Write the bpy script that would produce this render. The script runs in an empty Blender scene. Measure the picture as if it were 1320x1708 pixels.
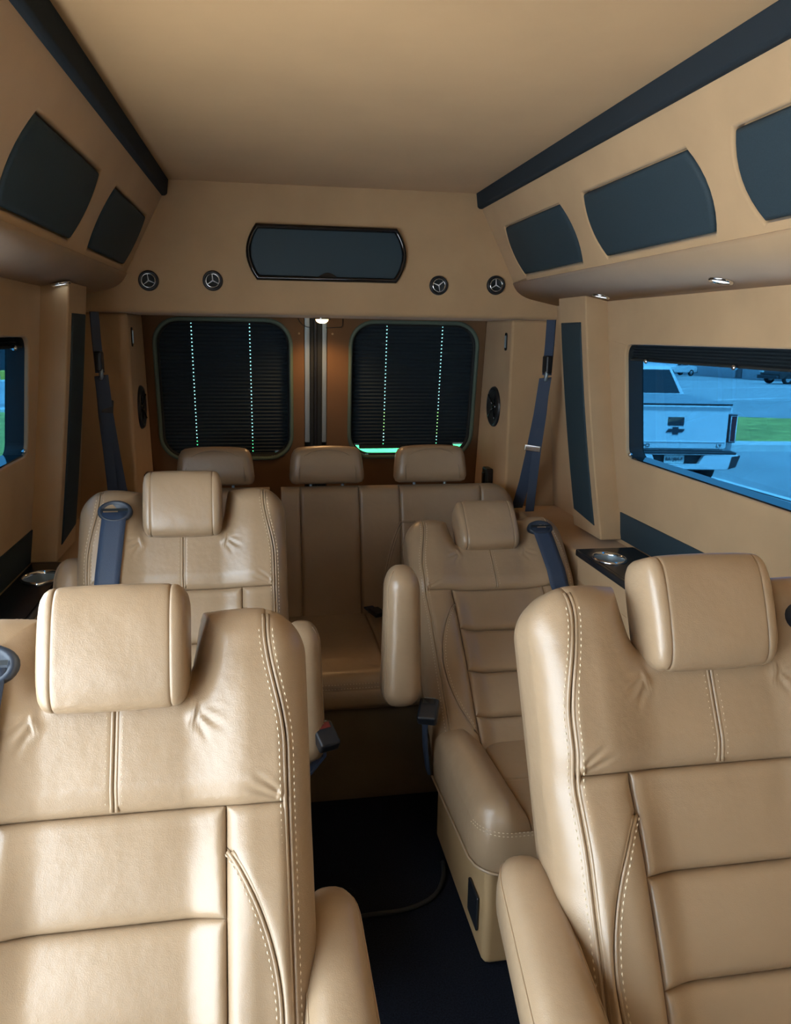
import bpy, bmesh, math, random
import numpy as np
from mathutils import Vector, Matrix, Euler
from mathutils.geometry import tessellate_polygon

random.seed(7)
SC = bpy.context.scene
C = SC.collection
PI = math.pi

# ------------------------------------------------------------------ camera
cd = bpy.data.cameras.new('camera')
cam = bpy.data.objects.new('camera', cd)
C.objects.link(cam)
Mx = np.array([[0.985, -0.024, 0.169], [-0.170, -0.220, 0.961], [0.014, -0.975, -0.221]])
_f = 1300.0
_v = np.array([(430 - 660) / _f, (556 - 854) / _f, 1.0]); _v /= np.linalg.norm(_v)
_h = np.array([(1430 - 660) / _f, (570 - 854) / _f, 1.0])
_d = np.cross(_v, _h); _d /= np.linalg.norm(_d)
if _d[1] < 0: _d = -_d
_r = np.cross(_d, _v)
W = np.stack([_r, _v, -_d])                 # world = W @ camera (x right, y down, z forward)
rot = Matrix([[W[0, 0], -W[0, 1], -W[0, 2]], [W[1, 0], -W[1, 1], -W[1, 2]], [W[2, 0], -W[2, 1], -W[2, 2]]])
cam.matrix_world = Matrix.Translation((0, 0, 1.45)) @ rot.to_4x4()
cd.sensor_fit = 'VERTICAL'
cd.sensor_height = 34.0
cd.lens = _f / 1708.0 * 34.0
cd.clip_start = 0.02
cd.clip_end = 500
SC.camera = cam

# ------------------------------------------------------------------ world, light, exposure
wd = bpy.data.worlds.new('overcast_sky')
SC.world = wd
wd.use_nodes = True
bg = wd.node_tree.nodes['Background']
bg.inputs[0].default_value = (0.76, 0.89, 1.0, 1)
bg.inputs[1].default_value = 3.6

def portal(name, loc, rot_, sx, sy):
    l = bpy.data.lights.new(name, 'AREA')
    l.shape = 'RECTANGLE'; l.size = sx; l.size_y = sy
    l.cycles.is_portal = True
    o = bpy.data.objects.new(name, l); C.objects.link(o)
    o.location = loc; o.rotation_euler = rot_
portal('portal_cab', (0.26, -1.45, 1.31), (math.radians(90), 0, 0), 1.62, .66)
portal('portal_side_door', (-0.72, 0.70, 0.80), (0, math.radians(-90), 0), 1.62, 1.72)

su = bpy.data.lights.new('sun', 'SUN'); su.energy = 17.0; su.angle = math.radians(12); su.color = (1, .98, .95)
so = bpy.data.objects.new('sun', su); C.objects.link(so); so.rotation_euler = (math.radians(28), 0, 0)
SC.view_settings.view_transform = 'Standard'
SC.view_settings.look = 'None'
SC.view_settings.gamma = 1.0
SC.view_settings.use_curve_mapping = False
SC.view_settings.exposure = 1.36
SC.cycles.max_bounces = 10
SC.cycles.diffuse_bounces = 6
SC.cycles.transparent_max_bounces = 12
SC.cycles.sample_clamp_indirect = 8.0

# ------------------------------------------------------------------ materials
def srgb(r, g, b):
    f = lambda c: (c / 255 / 12.92) if c / 255 <= 0.04045 else ((c / 255 + 0.055) / 1.055) ** 2.4
    return (f(r), f(g), f(b), 1)

def mat(name, col, rough=0.5, metal=0.0, spec=0.5, var=0.0, var_scale=6.0, bump=0.0, bump_scale=200.0, kind='noise', emit=None, emit_s=0.0, sheen=0.0, coat=0.0):
    m = bpy.data.materials.new(name); m.use_nodes = True
    nt = m.node_tree; b = nt.nodes['Principled BSDF']
    b.inputs['Base Color'].default_value = col
    b.inputs['Roughness'].default_value = rough
    b.inputs['Metallic'].default_value = metal
    b.inputs['Specular IOR Level'].default_value = spec
    b.inputs['Sheen Weight'].default_value = sheen
    b.inputs['Coat Weight'].default_value = coat
    tc = None
    if var or bump:
        tc = nt.nodes.new('ShaderNodeTexCoord')
    if var:
        n = nt.nodes.new('ShaderNodeTexNoise'); n.inputs['Scale'].default_value = var_scale; n.inputs['Detail'].default_value = 5
        nt.links.new(tc.outputs['Object'], n.inputs['Vector'])
        rp = nt.nodes.new('ShaderNodeValToRGB')
        rp.color_ramp.elements[0].position = 0.3; rp.color_ramp.elements[1].position = 0.7
        rp.color_ramp.elements[0].color = tuple(c * (1 - var) for c in col[:3]) + (1,)
        rp.color_ramp.elements[1].color = tuple(min(1, c * (1 + var)) for c in col[:3]) + (1,)
        nt.links.new(n.outputs['Fac'], rp.inputs['Fac']); nt.links.new(rp.outputs['Color'], b.inputs['Base Color'])
    if bump:
        if kind == 'leather':
            t = nt.nodes.new('ShaderNodeTexVoronoi'); t.inputs['Scale'].default_value = bump_scale; out = t.outputs['Distance']
        else:
            t = nt.nodes.new('ShaderNodeTexNoise'); t.inputs['Scale'].default_value = bump_scale; t.inputs['Detail'].default_value = 3; out = t.outputs['Fac']
        nt.links.new(tc.outputs['Object'], t.inputs['Vector'])
        bp = nt.nodes.new('ShaderNodeBump'); bp.inputs['Strength'].default_value = bump; bp.inputs['Distance'].default_value = 0.002
        nt.links.new(out, bp.inputs['Height'])
        if kind == 'leather':
            n2 = nt.nodes.new('ShaderNodeTexNoise'); n2.inputs['Scale'].default_value = 16; n2.inputs['Detail'].default_value = 3
            nt.links.new(tc.outputs['Object'], n2.inputs['Vector'])
            b2 = nt.nodes.new('ShaderNodeBump'); b2.inputs['Strength'].default_value = 0.22; b2.inputs['Distance'].default_value = 0.012
            nt.links.new(n2.outputs['Fac'], b2.inputs['Height']); nt.links.new(b2.outputs['Normal'], bp.inputs['Normal'])
        nt.links.new(bp.outputs['Normal'], b.inputs['Normal'])
    if emit:
        b.inputs['Emission Color'].default_value = emit; b.inputs['Emission Strength'].default_value = emit_s
    return m

def glass_mat(name, tint, refl=0.05):
    m = bpy.data.materials.new(name); m.use_nodes = True
    nt = m.node_tree; nt.nodes.remove(nt.nodes['Principled BSDF'])
    t = nt.nodes.new('ShaderNodeBsdfTransparent'); t.inputs[0].default_value = tint
    g = nt.nodes.new('ShaderNodeBsdfGlossy'); g.inputs[1].default_value = 0.02
    mx = nt.nodes.new('ShaderNodeMixShader'); mx.inputs[0].default_value = refl
    nt.links.new(t.outputs[0], mx.inputs[1]); nt.links.new(g.outputs[0], mx.inputs[2])
    nt.links.new(mx.outputs[0], nt.nodes['Material Output'].inputs[0])
    return m

M = {}
M['leather'] = mat('tan_leather', (0.345, 0.242, 0.148, 1), 0.33, spec=0.75, var=0.06, var_scale=7, bump=0.09, bump_scale=620, kind='leather')
M['stitch'] = mat('stitch_thread', (0.66, 0.54, 0.38, 1), 0.7)
M['suede'] = mat('tan_suede', (0.48, 0.325, 0.182, 1), 0.95, spec=0.15, var=0.07, var_scale=5, bump=0.12, bump_scale=500, sheen=0.15)
M['headliner'] = mat('headliner_suede', (0.55, 0.355, 0.178, 1), 0.95, spec=0.1, var=0.06, var_scale=3, bump=0.12, bump_scale=500, sheen=0.1)
M['vinyl'] = mat('tan_vinyl', (0.42, 0.28, 0.14, 1), 0.55, var=0.05, bump=0.1, bump_scale=350)
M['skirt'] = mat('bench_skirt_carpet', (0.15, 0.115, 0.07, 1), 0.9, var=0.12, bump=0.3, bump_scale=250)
M['cloth'] = mat('dark_speaker_cloth', (0.026, 0.046, 0.060, 1), 0.70, spec=0.3, var=0.1, var_scale=400, bump=0.25, bump_scale=900)
M['rail'] = mat('black_suede', (0.020, 0.028, 0.036, 1), 0.9, spec=0.2, bump=0.2, bump_scale=600)
M['black'] = mat('black_plastic', (0.012, 0.014, 0.018, 1), 0.38)
M['gloss'] = mat('gloss_black', (0.006, 0.007, 0.010, 1), 0.10, coat=0.3)
M['rubber'] = mat('black_rubber', (0.010, 0.014, 0.016, 1), 0.7)
M['chrome'] = mat('chrome', (0.75, 0.77, 0.80, 1), 0.12, metal=1)
M['steel'] = mat('dull_steel', (0.36, 0.46, 0.53, 1), 0.40, metal=0.55)
M['belt'] = mat('seat_belt_webbing', (0.034, 0.055, 0.100, 1), 0.55, bump=0.3, bump_scale=700)
M['guide'] = mat('belt_guide_plastic', (0.025, 0.036, 0.055, 1), 0.42)
M['carpet'] = mat('navy_black_carpet', (0.010, 0.013, 0.022, 1), 0.95, spec=0.1, var=0.5, var_scale=260, bump=0.9, bump_scale=420)
M['laminate'] = mat('black_console_top', (0.010, 0.013, 0.018, 1), 0.25)
M['blind'] = mat('black_pleated_fabric', (0.022, 0.038, 0.052, 1), 0.65, spec=0.45)
M['seal'] = mat('grey_green_seal', (0.10, 0.15, 0.12, 1), 0.6)
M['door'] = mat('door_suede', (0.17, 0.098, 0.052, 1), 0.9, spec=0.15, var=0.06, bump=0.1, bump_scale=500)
M['tv'] = mat('dark_screen_cloth', (0.020, 0.046, 0.064, 1), 0.5, spec=0.4, bump=0.1, bump_scale=900)
M['satin'] = mat('satin_silver', (0.80, 0.82, 0.85, 1), 0.35, metal=0.25)
M['warm'] = mat('warm_lamp_lens', (1, 0.8, 0.5, 1), 0.4, emit=(1.0, 0.62, 0.25, 1), emit_s=5)
M['cool'] = mat('white_lamp_lens', (0.9, 0.95, 1, 1), 0.3, emit=(0.75, 0.88, 1, 1), emit_s=0.9)  # slight emission stands in for daylight reflected in the lens
M['red'] = mat('red_button', (0.16, 0.02, 0.02, 1), 0.4)
M['glass'] = glass_mat('blue_tinted_glass', (0.085, 0.195, 0.275, 1), 0.02)
M['rearglass'] = glass_mat('green_tinted_glass', (0.34, 0.56, 0.52, 1), 0.02)
M['screen'] = glass_mat('dimming_windscreen', (0.12, 0.135, 0.135, 1), 0.02)  # tint set this dark to dim the light entering from the front
M['asphalt'] = mat('asphalt', (0.36, 0.375, 0.385, 1), 0.85, var=0.12, var_scale=0.6, bump=0.2, bump_scale=30)
M['road'] = mat('pale_road', (0.42, 0.435, 0.445, 1), 0.85, var=0.08, var_scale=0.4)
M['grass'] = mat('short_grass', (0.43, 0.41, 0.095, 1), 0.9, var=0.3, var_scale=2.0)
M['lawn'] = mat('bright_lawn', (0.07, 0.42, 0.12, 1), 0.9, var=0.25, var_scale=2.0)
M['concrete'] = mat('kerb_concrete', (0.66, 0.66, 0.64, 1), 0.85, var=0.1)
M['line'] = mat('white_road_paint', (0.80, 0.80, 0.80, 1), 0.7)
M['white'] = mat('white_car_paint', (0.74, 0.76, 0.78, 1), 0.28, coat=0.4)
M['darkpaint'] = mat('dark_car_paint', (0.030, 0.022, 0.025, 1), 0.25, coat=0.5)
M['carglass'] = mat('car_window_glass', (0.020, 0.028, 0.035, 1), 0.06, spec=0.8)
M['tyre'] = mat('tyre_rubber', (0.018, 0.018, 0.02, 1), 0.85)
M['alloy'] = mat('alloy_wheel', (0.5, 0.5, 0.52, 1), 0.35, metal=0.8)
M['bumperblk'] = mat('bumper_black', (0.030, 0.033, 0.040, 1), 0.6)
M['tonneau'] = mat('grey_bed_cover', (0.30, 0.34, 0.37, 1), 0.6)
M['tail'] = mat('tail_lamp_lens', (0.10, 0.02, 0.03, 1), 0.12)
M['plate'] = mat('licence_plate', (0.62, 0.64, 0.62, 1), 0.5)
M['bldg'] = mat('pale_metal_siding', (0.46, 0.50, 0.54, 1), 0.7, var=0.05, var_scale=0.5)
M['yellow'] = mat('yellow_paint', (0.7, 0.5, 0.06, 1), 0.6)
M['ink'] = mat('dark_lettering', (0.03, 0.035, 0.05, 1), 0.4)

# ------------------------------------------------------------------ object helpers
def mesh(name, verts, faces, smooth=False):
    me = bpy.data.meshes.new(name)
    me.from_pydata([tuple(map(float, v)) for v in verts], [], [tuple(f) for f in faces])
    bm = bmesh.new(); bm.from_mesh(me)
    bmesh.ops.remove_doubles(bm, verts=bm.verts, dist=1e-6)
    bmesh.ops.recalc_face_normals(bm, faces=bm.faces)
    bm.to_mesh(me); bm.free()
    if smooth:
        me.polygons.foreach_set('use_smooth', [True] * len(me.polygons))
    me.update()
    return me

def obj(name, me, m, parent=None, bevel=0.0, segs=2, smooth_bevel=True, loc=None, rotv=None):
    if isinstance(m, str): m = M[m]
    if not me.materials: me.materials.append(m)
    o = bpy.data.objects.new(name, me); C.objects.link(o)
    if parent is not None: o.parent = parent
    if loc: o.location = loc
    if rotv: o.rotation_euler = rotv
    if bevel:
        b = o.modifiers.new('bevel', 'BEVEL'); b.width = bevel; b.segments = segs; b.limit_method = 'ANGLE'; b.angle_limit = math.radians(35)
        b.harden_normals = False
        me.polygons.foreach_set('use_smooth', [True] * len(me.polygons))
        try:
            w = o.modifiers.new('wn', 'WEIGHTED_NORMAL'); w.keep_sharp = True
        except Exception: pass
    return o

def thing(name, label, cat, loc=(0, 0, 0), rz=0.0, group=None):
    o = bpy.data.objects.new(name, None); C.objects.link(o)
    o.location = loc; o.rotation_euler = (0, 0, rz); o.empty_display_size = 0.05
    o['label'] = label; o['category'] = cat
    if group: o['group'] = group
    return o

def tag(o, label, cat, group=None):
    o['label'] = label; o['category'] = cat
    if group: o['group'] = group
    return o

def struct(o):
    o['kind'] = 'structure'; return o

def box_me(name, x0, x1, y0, y1, z0, z1):
    v = [(x, y, z) for x in (x0, x1) for y in (y0, y1) for z in (z0, z1)]
    f = [(0, 1, 3, 2), (4, 6, 7, 5), (0, 4, 5, 1), (2, 3, 7, 6), (0, 2, 6, 4), (1, 5, 7, 3)]
    return mesh(name, v, f)

class MB:
    """collects several shapes into ONE mesh"""
    def __init__(s): s.v = []; s.f = []
    def add(s, v, f):
        o = len(s.v); s.v += [tuple(p) for p in v]; s.f += [tuple(i + o for i in q) for q in f]
    def box(s, x0, x1, y0, y1, z0, z1):
        v = [(x, y, z) for x in (x0, x1) for y in (y0, y1) for z in (z0, z1)]
        s.add(v, [(0, 1, 3, 2), (4, 6, 7, 5), (0, 4, 5, 1), (2, 3, 7, 6), (0, 2, 6, 4), (1, 5, 7, 3)])
    def me(s, name, smooth=False): return mesh(name, s.v, s.f, smooth)

def tube_vf(pts, r, n=8, closed=False, caps=True):
    pts = [Vector(p) for p in pts]; m = len(pts); v = []; f = []
    prev = None
    for i, p in enumerate(pts):
        if closed: t = pts[(i + 1) % m] - pts[i - 1]
        else: t = pts[min(i + 1, m - 1)] - pts[max(i - 1, 0)]
        t.normalize()
        if prev is None:
            a = Vector((0, 0, 1)) if abs(t.z) < 0.9 else Vector((1, 0, 0))
            u = t.cross(a).normalized()
        else:
            u = (prev - t * prev.dot(t)).normalized()
        prev = u; w = t.cross(u)
        rr = r[i] if isinstance(r, (list, tuple)) else r
        for k in range(n):
            a = 2 * PI * k / n
            v.append(p + (u * math.cos(a) + w * math.sin(a)) * rr)
    for i in range(m if closed else m - 1):
        j = (i + 1) % m
        for k in range(n):
            f.append((i * n + k, i * n + (k + 1) % n, j * n + (k + 1) % n, j * n + k))
    if caps and not closed:
        f.append(tuple(range(n - 1, -1, -1))); f.append(tuple((m - 1) * n + k for k in range(n)))
    return v, f

def tube_me(name, pts, r, n=8, closed=False):
    return mesh(name, *tube_vf(pts, r, n, closed), smooth=True)

def lathe_me(name, prof, n=24, smooth=True):
    """prof: list of (radius, z)"""
    v = []; f = []
    for r, z in prof:
        for k in range(n): v.append((r * math.cos(2 * PI * k / n), r * math.sin(2 * PI * k / n), z))
    for i in range(len(prof) - 1):
        for k in range(n): f.append((i * n + k, i * n + (k + 1) % n, (i + 1) * n + (k + 1) % n, (i + 1) * n + k))
    return mesh(name, v, f, smooth)

def plate(name, outer, holes, mapf, off):
    """flat plate with holes: 2-D loops through mapf to 3-D, thickness vector off"""
    loops = [list(outer)] + [list(h) for h in holes]
    flat = [p for l in loops for p in l]
    tris = tessellate_polygon([[Vector((p[0], p[1], 0)) for p in l] for l in loops])
    n = len(flat); v = [Vector(mapf(*p)) for p in flat]
    off = Vector(off)
    v2 = v + [p + off for p in v]
    f = [tuple(t) for t in tris] + [tuple(i + n for i in reversed(t)) for t in tris]
    s = 0
    for l in loops:
        m = len(l)
        for i in range(m):
            a, b = s + i, s + (i + 1) % m
            f.append((a, b, b + n, a + n))
        s += m
    return mesh(name, v2, f)

def rrect(x0, x1, y0, y1, r, n=6):
    pts = []
    for cx, cy, a0 in ((x1 - r, y1 - r, 0), (x0 + r, y1 - r, 90), (x0 + r, y0 + r, 180), (x1 - r, y0 + r, 270)):
        for k in range(n + 1):
            a = math.radians(a0 + 90 * k / n); pts.append((cx + r * math.cos(a), cy + r * math.sin(a)))
    return pts

def barrel(x0, x1, y0, y1, bulge, r=0.012, n=8):
    """rectangle whose two short ends bow outwards"""
    pts = []
    for k in range(n + 1):
        t = k / n; pts.append((x1 + bulge * (1 - (2 * t - 1) ** 2), y0 + (y1 - y0) * t))
    for k in range(n + 1):
        t = k / n; pts.append((x0 - bulge * (1 - (2 * t - 1) ** 2), y1 + (y0 - y1) * t))
    return pts

def inset(loop, d):
    n = len(loop); out = []
    area = sum(loop[i][0] * loop[(i + 1) % n][1] - loop[(i + 1) % n][0] * loop[i][1] for i in range(n))
    sg = 1 if area > 0 else -1
    for i in range(n):
        a, b, c = Vector(loop[i - 1]), Vector(loop[i]), Vector(loop[(i + 1) % n])
        e1, e2 = (b - a), (c - b)
        if e1.length < 1e-9 or e2.length < 1e-9: out.append(tuple(b)); continue
        e1.normalize(); e2.normalize()
        n1, n2 = Vector((-e1.y, e1.x)), Vector((-e2.y, e2.x))
        m = n1 + n2
        if m.length < 1e-6: out.append(tuple(b)); continue
        m.normalize(); k = max(0.5, m.dot(n1))
        out.append(tuple(b + m * (sg * d / k)))
    return out

def pillow(name, loop, mapf, nrm, r, h):
    """domed panel: the loop's edge rolls over with radius r and stands h proud along nrm"""
    nrm = Vector(nrm); rings = []
    N = 5
    rings.append((loop, -0.012))
    for k in range(N + 1):
        a = PI / 2 * k / N
        rings.append((inset(loop, r * (1 - math.cos(a))), h * math.sin(a)))
    v = []; f = []; n = len(loop)
    for lp, z in rings:
        v += [Vector(mapf(*p)) + nrm * z for p in lp]
    for i in range(len(rings) - 1):
        for k in range(n): f.append((i * n + k, i * n + (k + 1) % n, (i + 1) * n + (k + 1) % n, (i + 1) * n + k))
    last = (len(rings) - 1) * n
    for t in tessellate_polygon([[Vector((p[0], p[1], 0)) for p in rings[-1][0]]]): f.append(tuple(last + i for i in t))
    return mesh(name, v, f, True)

def smst(a, b, x):
    t = np.clip((np.asarray(x, float) - a) / (b - a), 0, 1); return t * t * (3 - 2 * t)

def grid_faces(nu, nv):
    return [(i * nv + j, (i + 1) * nv + j, (i + 1) * nv + j + 1, i * nv + j + 1) for i in range(nu - 1) for j in range(nv - 1)]

def warp(n, k=0.75):
    x = np.linspace(0, 1, n); return (1 - k) * x + k * (0.5 - 0.5 * np.cos(PI * x))

def seam_drop(d, r, depth):
    q = np.clip(d / r, 0, 1); return depth * (1 - np.sqrt(np.clip(1 - (1 - q) ** 2, 0, 1)))

def patch(name, sl, sr, tl, th, nf, to3, nu=24, nv=24, edges='LRBT', r=0.014, depth=0.010, puff=0.0, skirt=''):
    """upholstery panel between the curves sl(t) < s < sr(t), tl(s) < t < th(s): height field nf(s,t),
    sunk along the seams named in edges, mapped to 3-D by to3(s,t,n)"""
    U = warp(nu)[:, None]; V = warp(nv)[None, :]
    s0 = 0.5 * (sl(0.0) + sr(0.0)); lo, hi = float(tl(s0)), float(th(s0))
    tc = lo + (hi - lo) * V
    if 'R' in skirt: U = np.sin(np.linspace(0, PI / 2, nu))[:, None]
    S = sl(tc) + (sr(tc) - sl(tc)) * U
    T = tl(S) + (th(S) - tl(S)) * V
    L, R, B, Tp = S - sl(T), sr(T) - S, T - tl(S), th(S) - T
    drop = np.zeros(S.shape)
    for e, q in zip('LRBT', (L, R, B, Tp)):
        if e in edges: drop = np.maximum(drop, seam_drop(np.maximum(q, 0), r, depth))
        elif e.lower() in edges: drop = np.maximum(drop, seam_drop(np.maximum(q, 0), .012, .0042))
        elif e == 'L' and 'a' in edges:
            k = smst(.002, .012, sl(T) - PW)
            drop = np.maximum(drop, seam_drop(np.maximum(q, 0), r, depth) * (1 - k) + seam_drop(np.maximum(q, 0), .012, .0042) * k)
    n = nf(S, T) - drop
    if puff:
        n = n + puff * np.clip(4 * U * (1 - U), 0, 1) ** 0.6 * np.clip(4 * V * (1 - V), 0, 1) ** 0.6
    if 'T' in skirt:                          # turn the top edge straight back, so no gap shows against the shell
        S, T = [np.concatenate([q, q[:, -1:], q[:, -1:]], 1) for q in (S, T)]
        n = np.concatenate([n, n[:, -1:] - .015, n[:, -1:] - .045], 1); nv += 2
    if 'R' in skirt:
        S, T = [np.concatenate([q, q[-1:], q[-1:]], 0) for q in (S, T)]
        e_ = n[-1:].copy()
        if 'T' in skirt: e_[:, -2:] = e_[:, -3:-2]
        n = np.concatenate([n, e_ - .015, e_ - .045], 0); nu += 2
    X, Y, Z = to3(S, T, n)
    v = np.stack([X.ravel(), Y.ravel(), Z.ravel()], 1)
    return mesh(name, v, grid_faces(nu, nv), True)

def stitches_vf(path3, nrm, length=0.0064, gap=0.0030, w=0.0014):
    """path3: dense 3-D polyline; little lozenge stitches laid along it"""
    P = [Vector(p) for p in path3]; N = [Vector(q) for q in nrm]
    acc = [0.0]
    for i in range(1, len(P)): acc.append(acc[-1] + (P[i] - P[i - 1]).length)
    V = []; F = []
    def at(d):
        for i in range(1, len(P)):
            if acc[i] >= d:
                k = (d - acc[i - 1]) / max(1e-9, acc[i] - acc[i - 1]); return P[i - 1].lerp(P[i], k), N[i]
        return P[-1], N[-1]
    d = 0.0
    while d + length < acc[-1]:
        a, na = at(d); b, _ = at(d + length); c = (a + b) / 2
        t = (b - a)
        if t.length > 1e-6:
            t.normalize(); sd = t.cross(na).normalized() * w; up = na.normalized() * w * 0.9
            o = len(V)
            V += [a, b, c + sd, c - sd, c + up, c - up]
            F += [(o, o + 2, o + 4), (o + 2, o + 1, o + 4), (o + 1, o + 3, o + 4), (o + 3, o, o + 4)]
        d += length + gap
    return V, F

# ------------------------------------------------------------------ the van shell
CX = 0.26                                    # the van's centre line
def XW(z, side):                             # wall plane, leaning outwards towards the floor
    x = 0.86 + (1.55 - z) * 0.092
    return CX + side * x
def sx(x, side): return x if side > 0 else 2 * CX - x

struct(obj('floor', box_me('floor', -0.78, 1.30, -1.5, 3.55, -0.03, 0.0), 'carpet'))
struct(obj('ceiling', box_me('ceiling', -0.42, 0.94, -1.5, 2.95, 1.952, 1.985), 'headliner'))
struct(obj('wall_front', plate('wall_front', [(-.72, 0), (1.24, 0), (1.24, 2.0), (-.72, 2.0)], [rrect(-.55, 1.07, .98, 1.64, .1)], lambda x, z: (x, -1.5, z), (0, -.04, 0)), 'black'))  # unseen; closes the front to cut light, leaving a windscreen opening
struct(obj('window_5', plate('windscreen', rrect(-.57, 1.09, .96, 1.66, .1), [], lambda x, z: (x, -1.515, z), (0, -.006, 0)), 'screen'))  # unseen pane, added to dim the light through the front opening
struct(obj('roof_shell', box_me('roof_shell', -0.72, 1.24, -1.5, 3.56, 1.99, 2.03), 'white'))

def side_wall(side, y0, y1, win, name, z1=1.575):
    holes = [rrect(win[0], win[1], win[2], win[3], 0.035)] if win else []
    me = plate(name, [(y0, 0), (y1, 0), (y1, z1), (y0, z1)], holes, lambda y, z: (XW(z, side), y, z), (side * 0.055, 0, 0))
    return struct(obj(name, me, 'suede', bevel=0.006))
WR = (1.475, 2.335, 1.075, 1.432)
WL = (1.62, 2.305, 1.110, 1.432)
side_wall(1, -1.5, 3.5, WR, 'wall_right')
side_wall(-1, 1.55, 3.5, WL, 'wall_left')
side_wall(-1, -1.5, -.15, (-1.36, -.32, .98, 1.50), 'wall_left')

def window(side, win, name, blind_h, label):
    """reveal lining, tinted pane, sill and the raised pleated blind"""
    y0, y1, z0, z1 = win
    lp = rrect(y0 + .001, y1 - .001, z0 + .001, z1 - .001, 0.034)
    n = len(lp); v = []
    for dpt in (0.012, 0.062):
        v += [(XW(z, side) + side * dpt, y, z) for y, z in lp]
    f = [(i, (i + 1) % n, n + (i + 1) % n, n + i) for i in range(n)]
    w = struct(obj(name, mesh(name, v, f, False), 'rubber'))
    g = obj('glass_pane', plate('glass_pane', rrect(y0 - .03, y1 + .03, z0 - .03, z1 + .03, 0.05), [], lambda y, z: (XW(z, side) + side * 0.058, y, z), (side * 0.004, 0, 0)), 'glass', w)
    sl = MB()
    a, b = XW(z0, side) + side * 0.006, XW(z0, side) + side * 0.060
    sl.box(min(a, b), max(a, b), y0 + 0.03, y1 - 0.03, z0, z0 + 0.004)
    obj('window_sill', sl.me('window_sill'), 'gloss', w)
    bl = thing('window_blind', label, 'window blind', (XW(z1, side) + side * .03, (y0 + y1) / 2, z1 - blind_h), 0, 'raised side window blinds')
    o = bl.location
    k = 5; vv = []; ff = []
    yy0, yy1 = y0 + 0.006 - o.y, y1 - 0.006 - o.y
    rows = 2 * k + 1
    for i in range(rows):
        z = blind_h * i / (rows - 1) - 0.001
        xx = side * (XW(0, 1) * 0 + (0.006 if i % 2 else -0.006)) - side * 0.0
        vv += [(xx, yy0, z), (xx, yy1, z), (xx + side * .018, yy0, z), (xx + side * .018, yy1, z)]
    for i in range(rows - 1):
        a = i * 4; b = a + 4
        ff += [(a, a + 1, b + 1, b), (a + 2, b + 2, b + 3, a + 3), (a, b, b + 2, a + 2), (a + 1, a + 3, b + 3, b + 1)]
    ff += [(0, 2, 3, 1), (4 * rows - 4, 4 * rows - 3, 4 * rows - 1, 4 * rows - 2)]
    obj('blind_pleats', mesh('blind_pleats', vv, ff), 'blind', bl)
    obj('bottom_rail', box_me('bottom_rail', -.011, .011, yy0, yy1, -.008, -.0005), 'rubber', bl, bevel=.002)
    for q in (0.14, 0.66):
        kn = lathe_me('blind_knob', [(0.0, .016), (.005, .0155), (.0075, .011), (.006, .005), (.003, .004), (.003, 0)], 12)
        ko = obj('blind_knob', kn, 'chrome', bl, loc=(-side * .008, yy1 - q * (y1 - y0), -.006), rotv=(0, -side * PI / 2, 0))
    return w
window(1, WR, 'window_1', 0.0415, 'black pleated blind gathered at the top of the right window showing the white truck')
window(-1, WL, 'window_2', 0.022, 'narrow black blind gathered at the top of the left side window')
# blind end stops at the lower rear corner of each side window
for side, w, lab in ((1, WR, 'small chrome blind peg in the lower rear corner of the right window'), (-1, WL, 'small chrome blind peg in the lower rear corner of the left window')):
    t = lathe_me('blind_peg', [(0.0, .012), (.006, .0115), (.008, .007), (.005, .003), (.004, 0), (0, 0)], 12)
    tag(obj('blind_peg', t, 'chrome', loc=(XW(w[2] + .02, side) + side * .014, w[1] - .020, w[2] + .012), rotv=(0, -side * PI / 2, 0)), lab, 'peg')

# pillars with dark cloth inlays
for side, nm in ((1, 'right'), (-1, 'left')):
    p = 0.076
    zt, zb = 1.585, 0.79
    def pil(y, z, d): return (XW(z, side) - side * d, y, z)
    ya, yb = (2.455, 2.69) if side > 0 else (2.41, 2.65)
    me = plate('pillar', [(ya, zb), (yb, zb), (yb, zt), (ya, zt)], [], lambda y, z: (XW(z, side) - side * p, y - (0.10 * (1 - (z - zb) / (zt - zb)) ** 2), z), (side * (p + .01), 0, 0))
    # finer profile so the foot sweeps forward
    N = 10
    prof = [(ya, zb + (zt - zb) * i / N) for i in range(N + 1)] + [(yb, zt - (zt - zb) * i / N) for i in range(N + 1)]
    fm = lambda y, z: (XW(z, side) - side * p, y - (0.09 * (1 - (z - zb) / (zt - zb)) ** 2), z)
    me = plate('pillar', prof, [], fm, (side * (p + .01), 0, 0))
    po = struct(obj('trim_%d' % (1 if side > 0 else 2), me, 'suede', bevel=.006))
    lp = [(ya + .040, 0.83 + (1.5 - .83) * i / N) for i in range(N + 1)] + [(yb - .028, 1.5 - (1.5 - .85) * i / N) for i in range(N + 1)]
    fm2 = lambda y, z: (XW(z, side) - side * (p + .001), y - (0.09 * (1 - (z - zb) / (zt - zb)) ** 2), z)
    obj('cloth_inlay', pillow('cloth_inlay', lp, fm2, (-side, 0, 0), .006, .004), 'cloth', po)

# header across the rear, ceiling rails, rear wall boxes
hd = struct(obj('trim_3', box_me('header', -0.72, 1.24, 2.90, 3.50, 1.515, 1.985), 'suede', bevel=.018, segs=4))
for side, k in ((1, 4), (-1, 5)):
    dx = 0 if side > 0 else -.020
    me = plate('rail', [(0.794, 1.905), (0.802, 1.899), (0.86, 1.90), (0.86, 1.953), (0.788, 1.953)], [], lambda x, z: (sx(x, side) + dx * 4.1, -1.5, z), (-3.3 * dx, 4.399, 0))
    struct(obj('trim_%d' % k, me, 'rail', bevel=.003))

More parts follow.
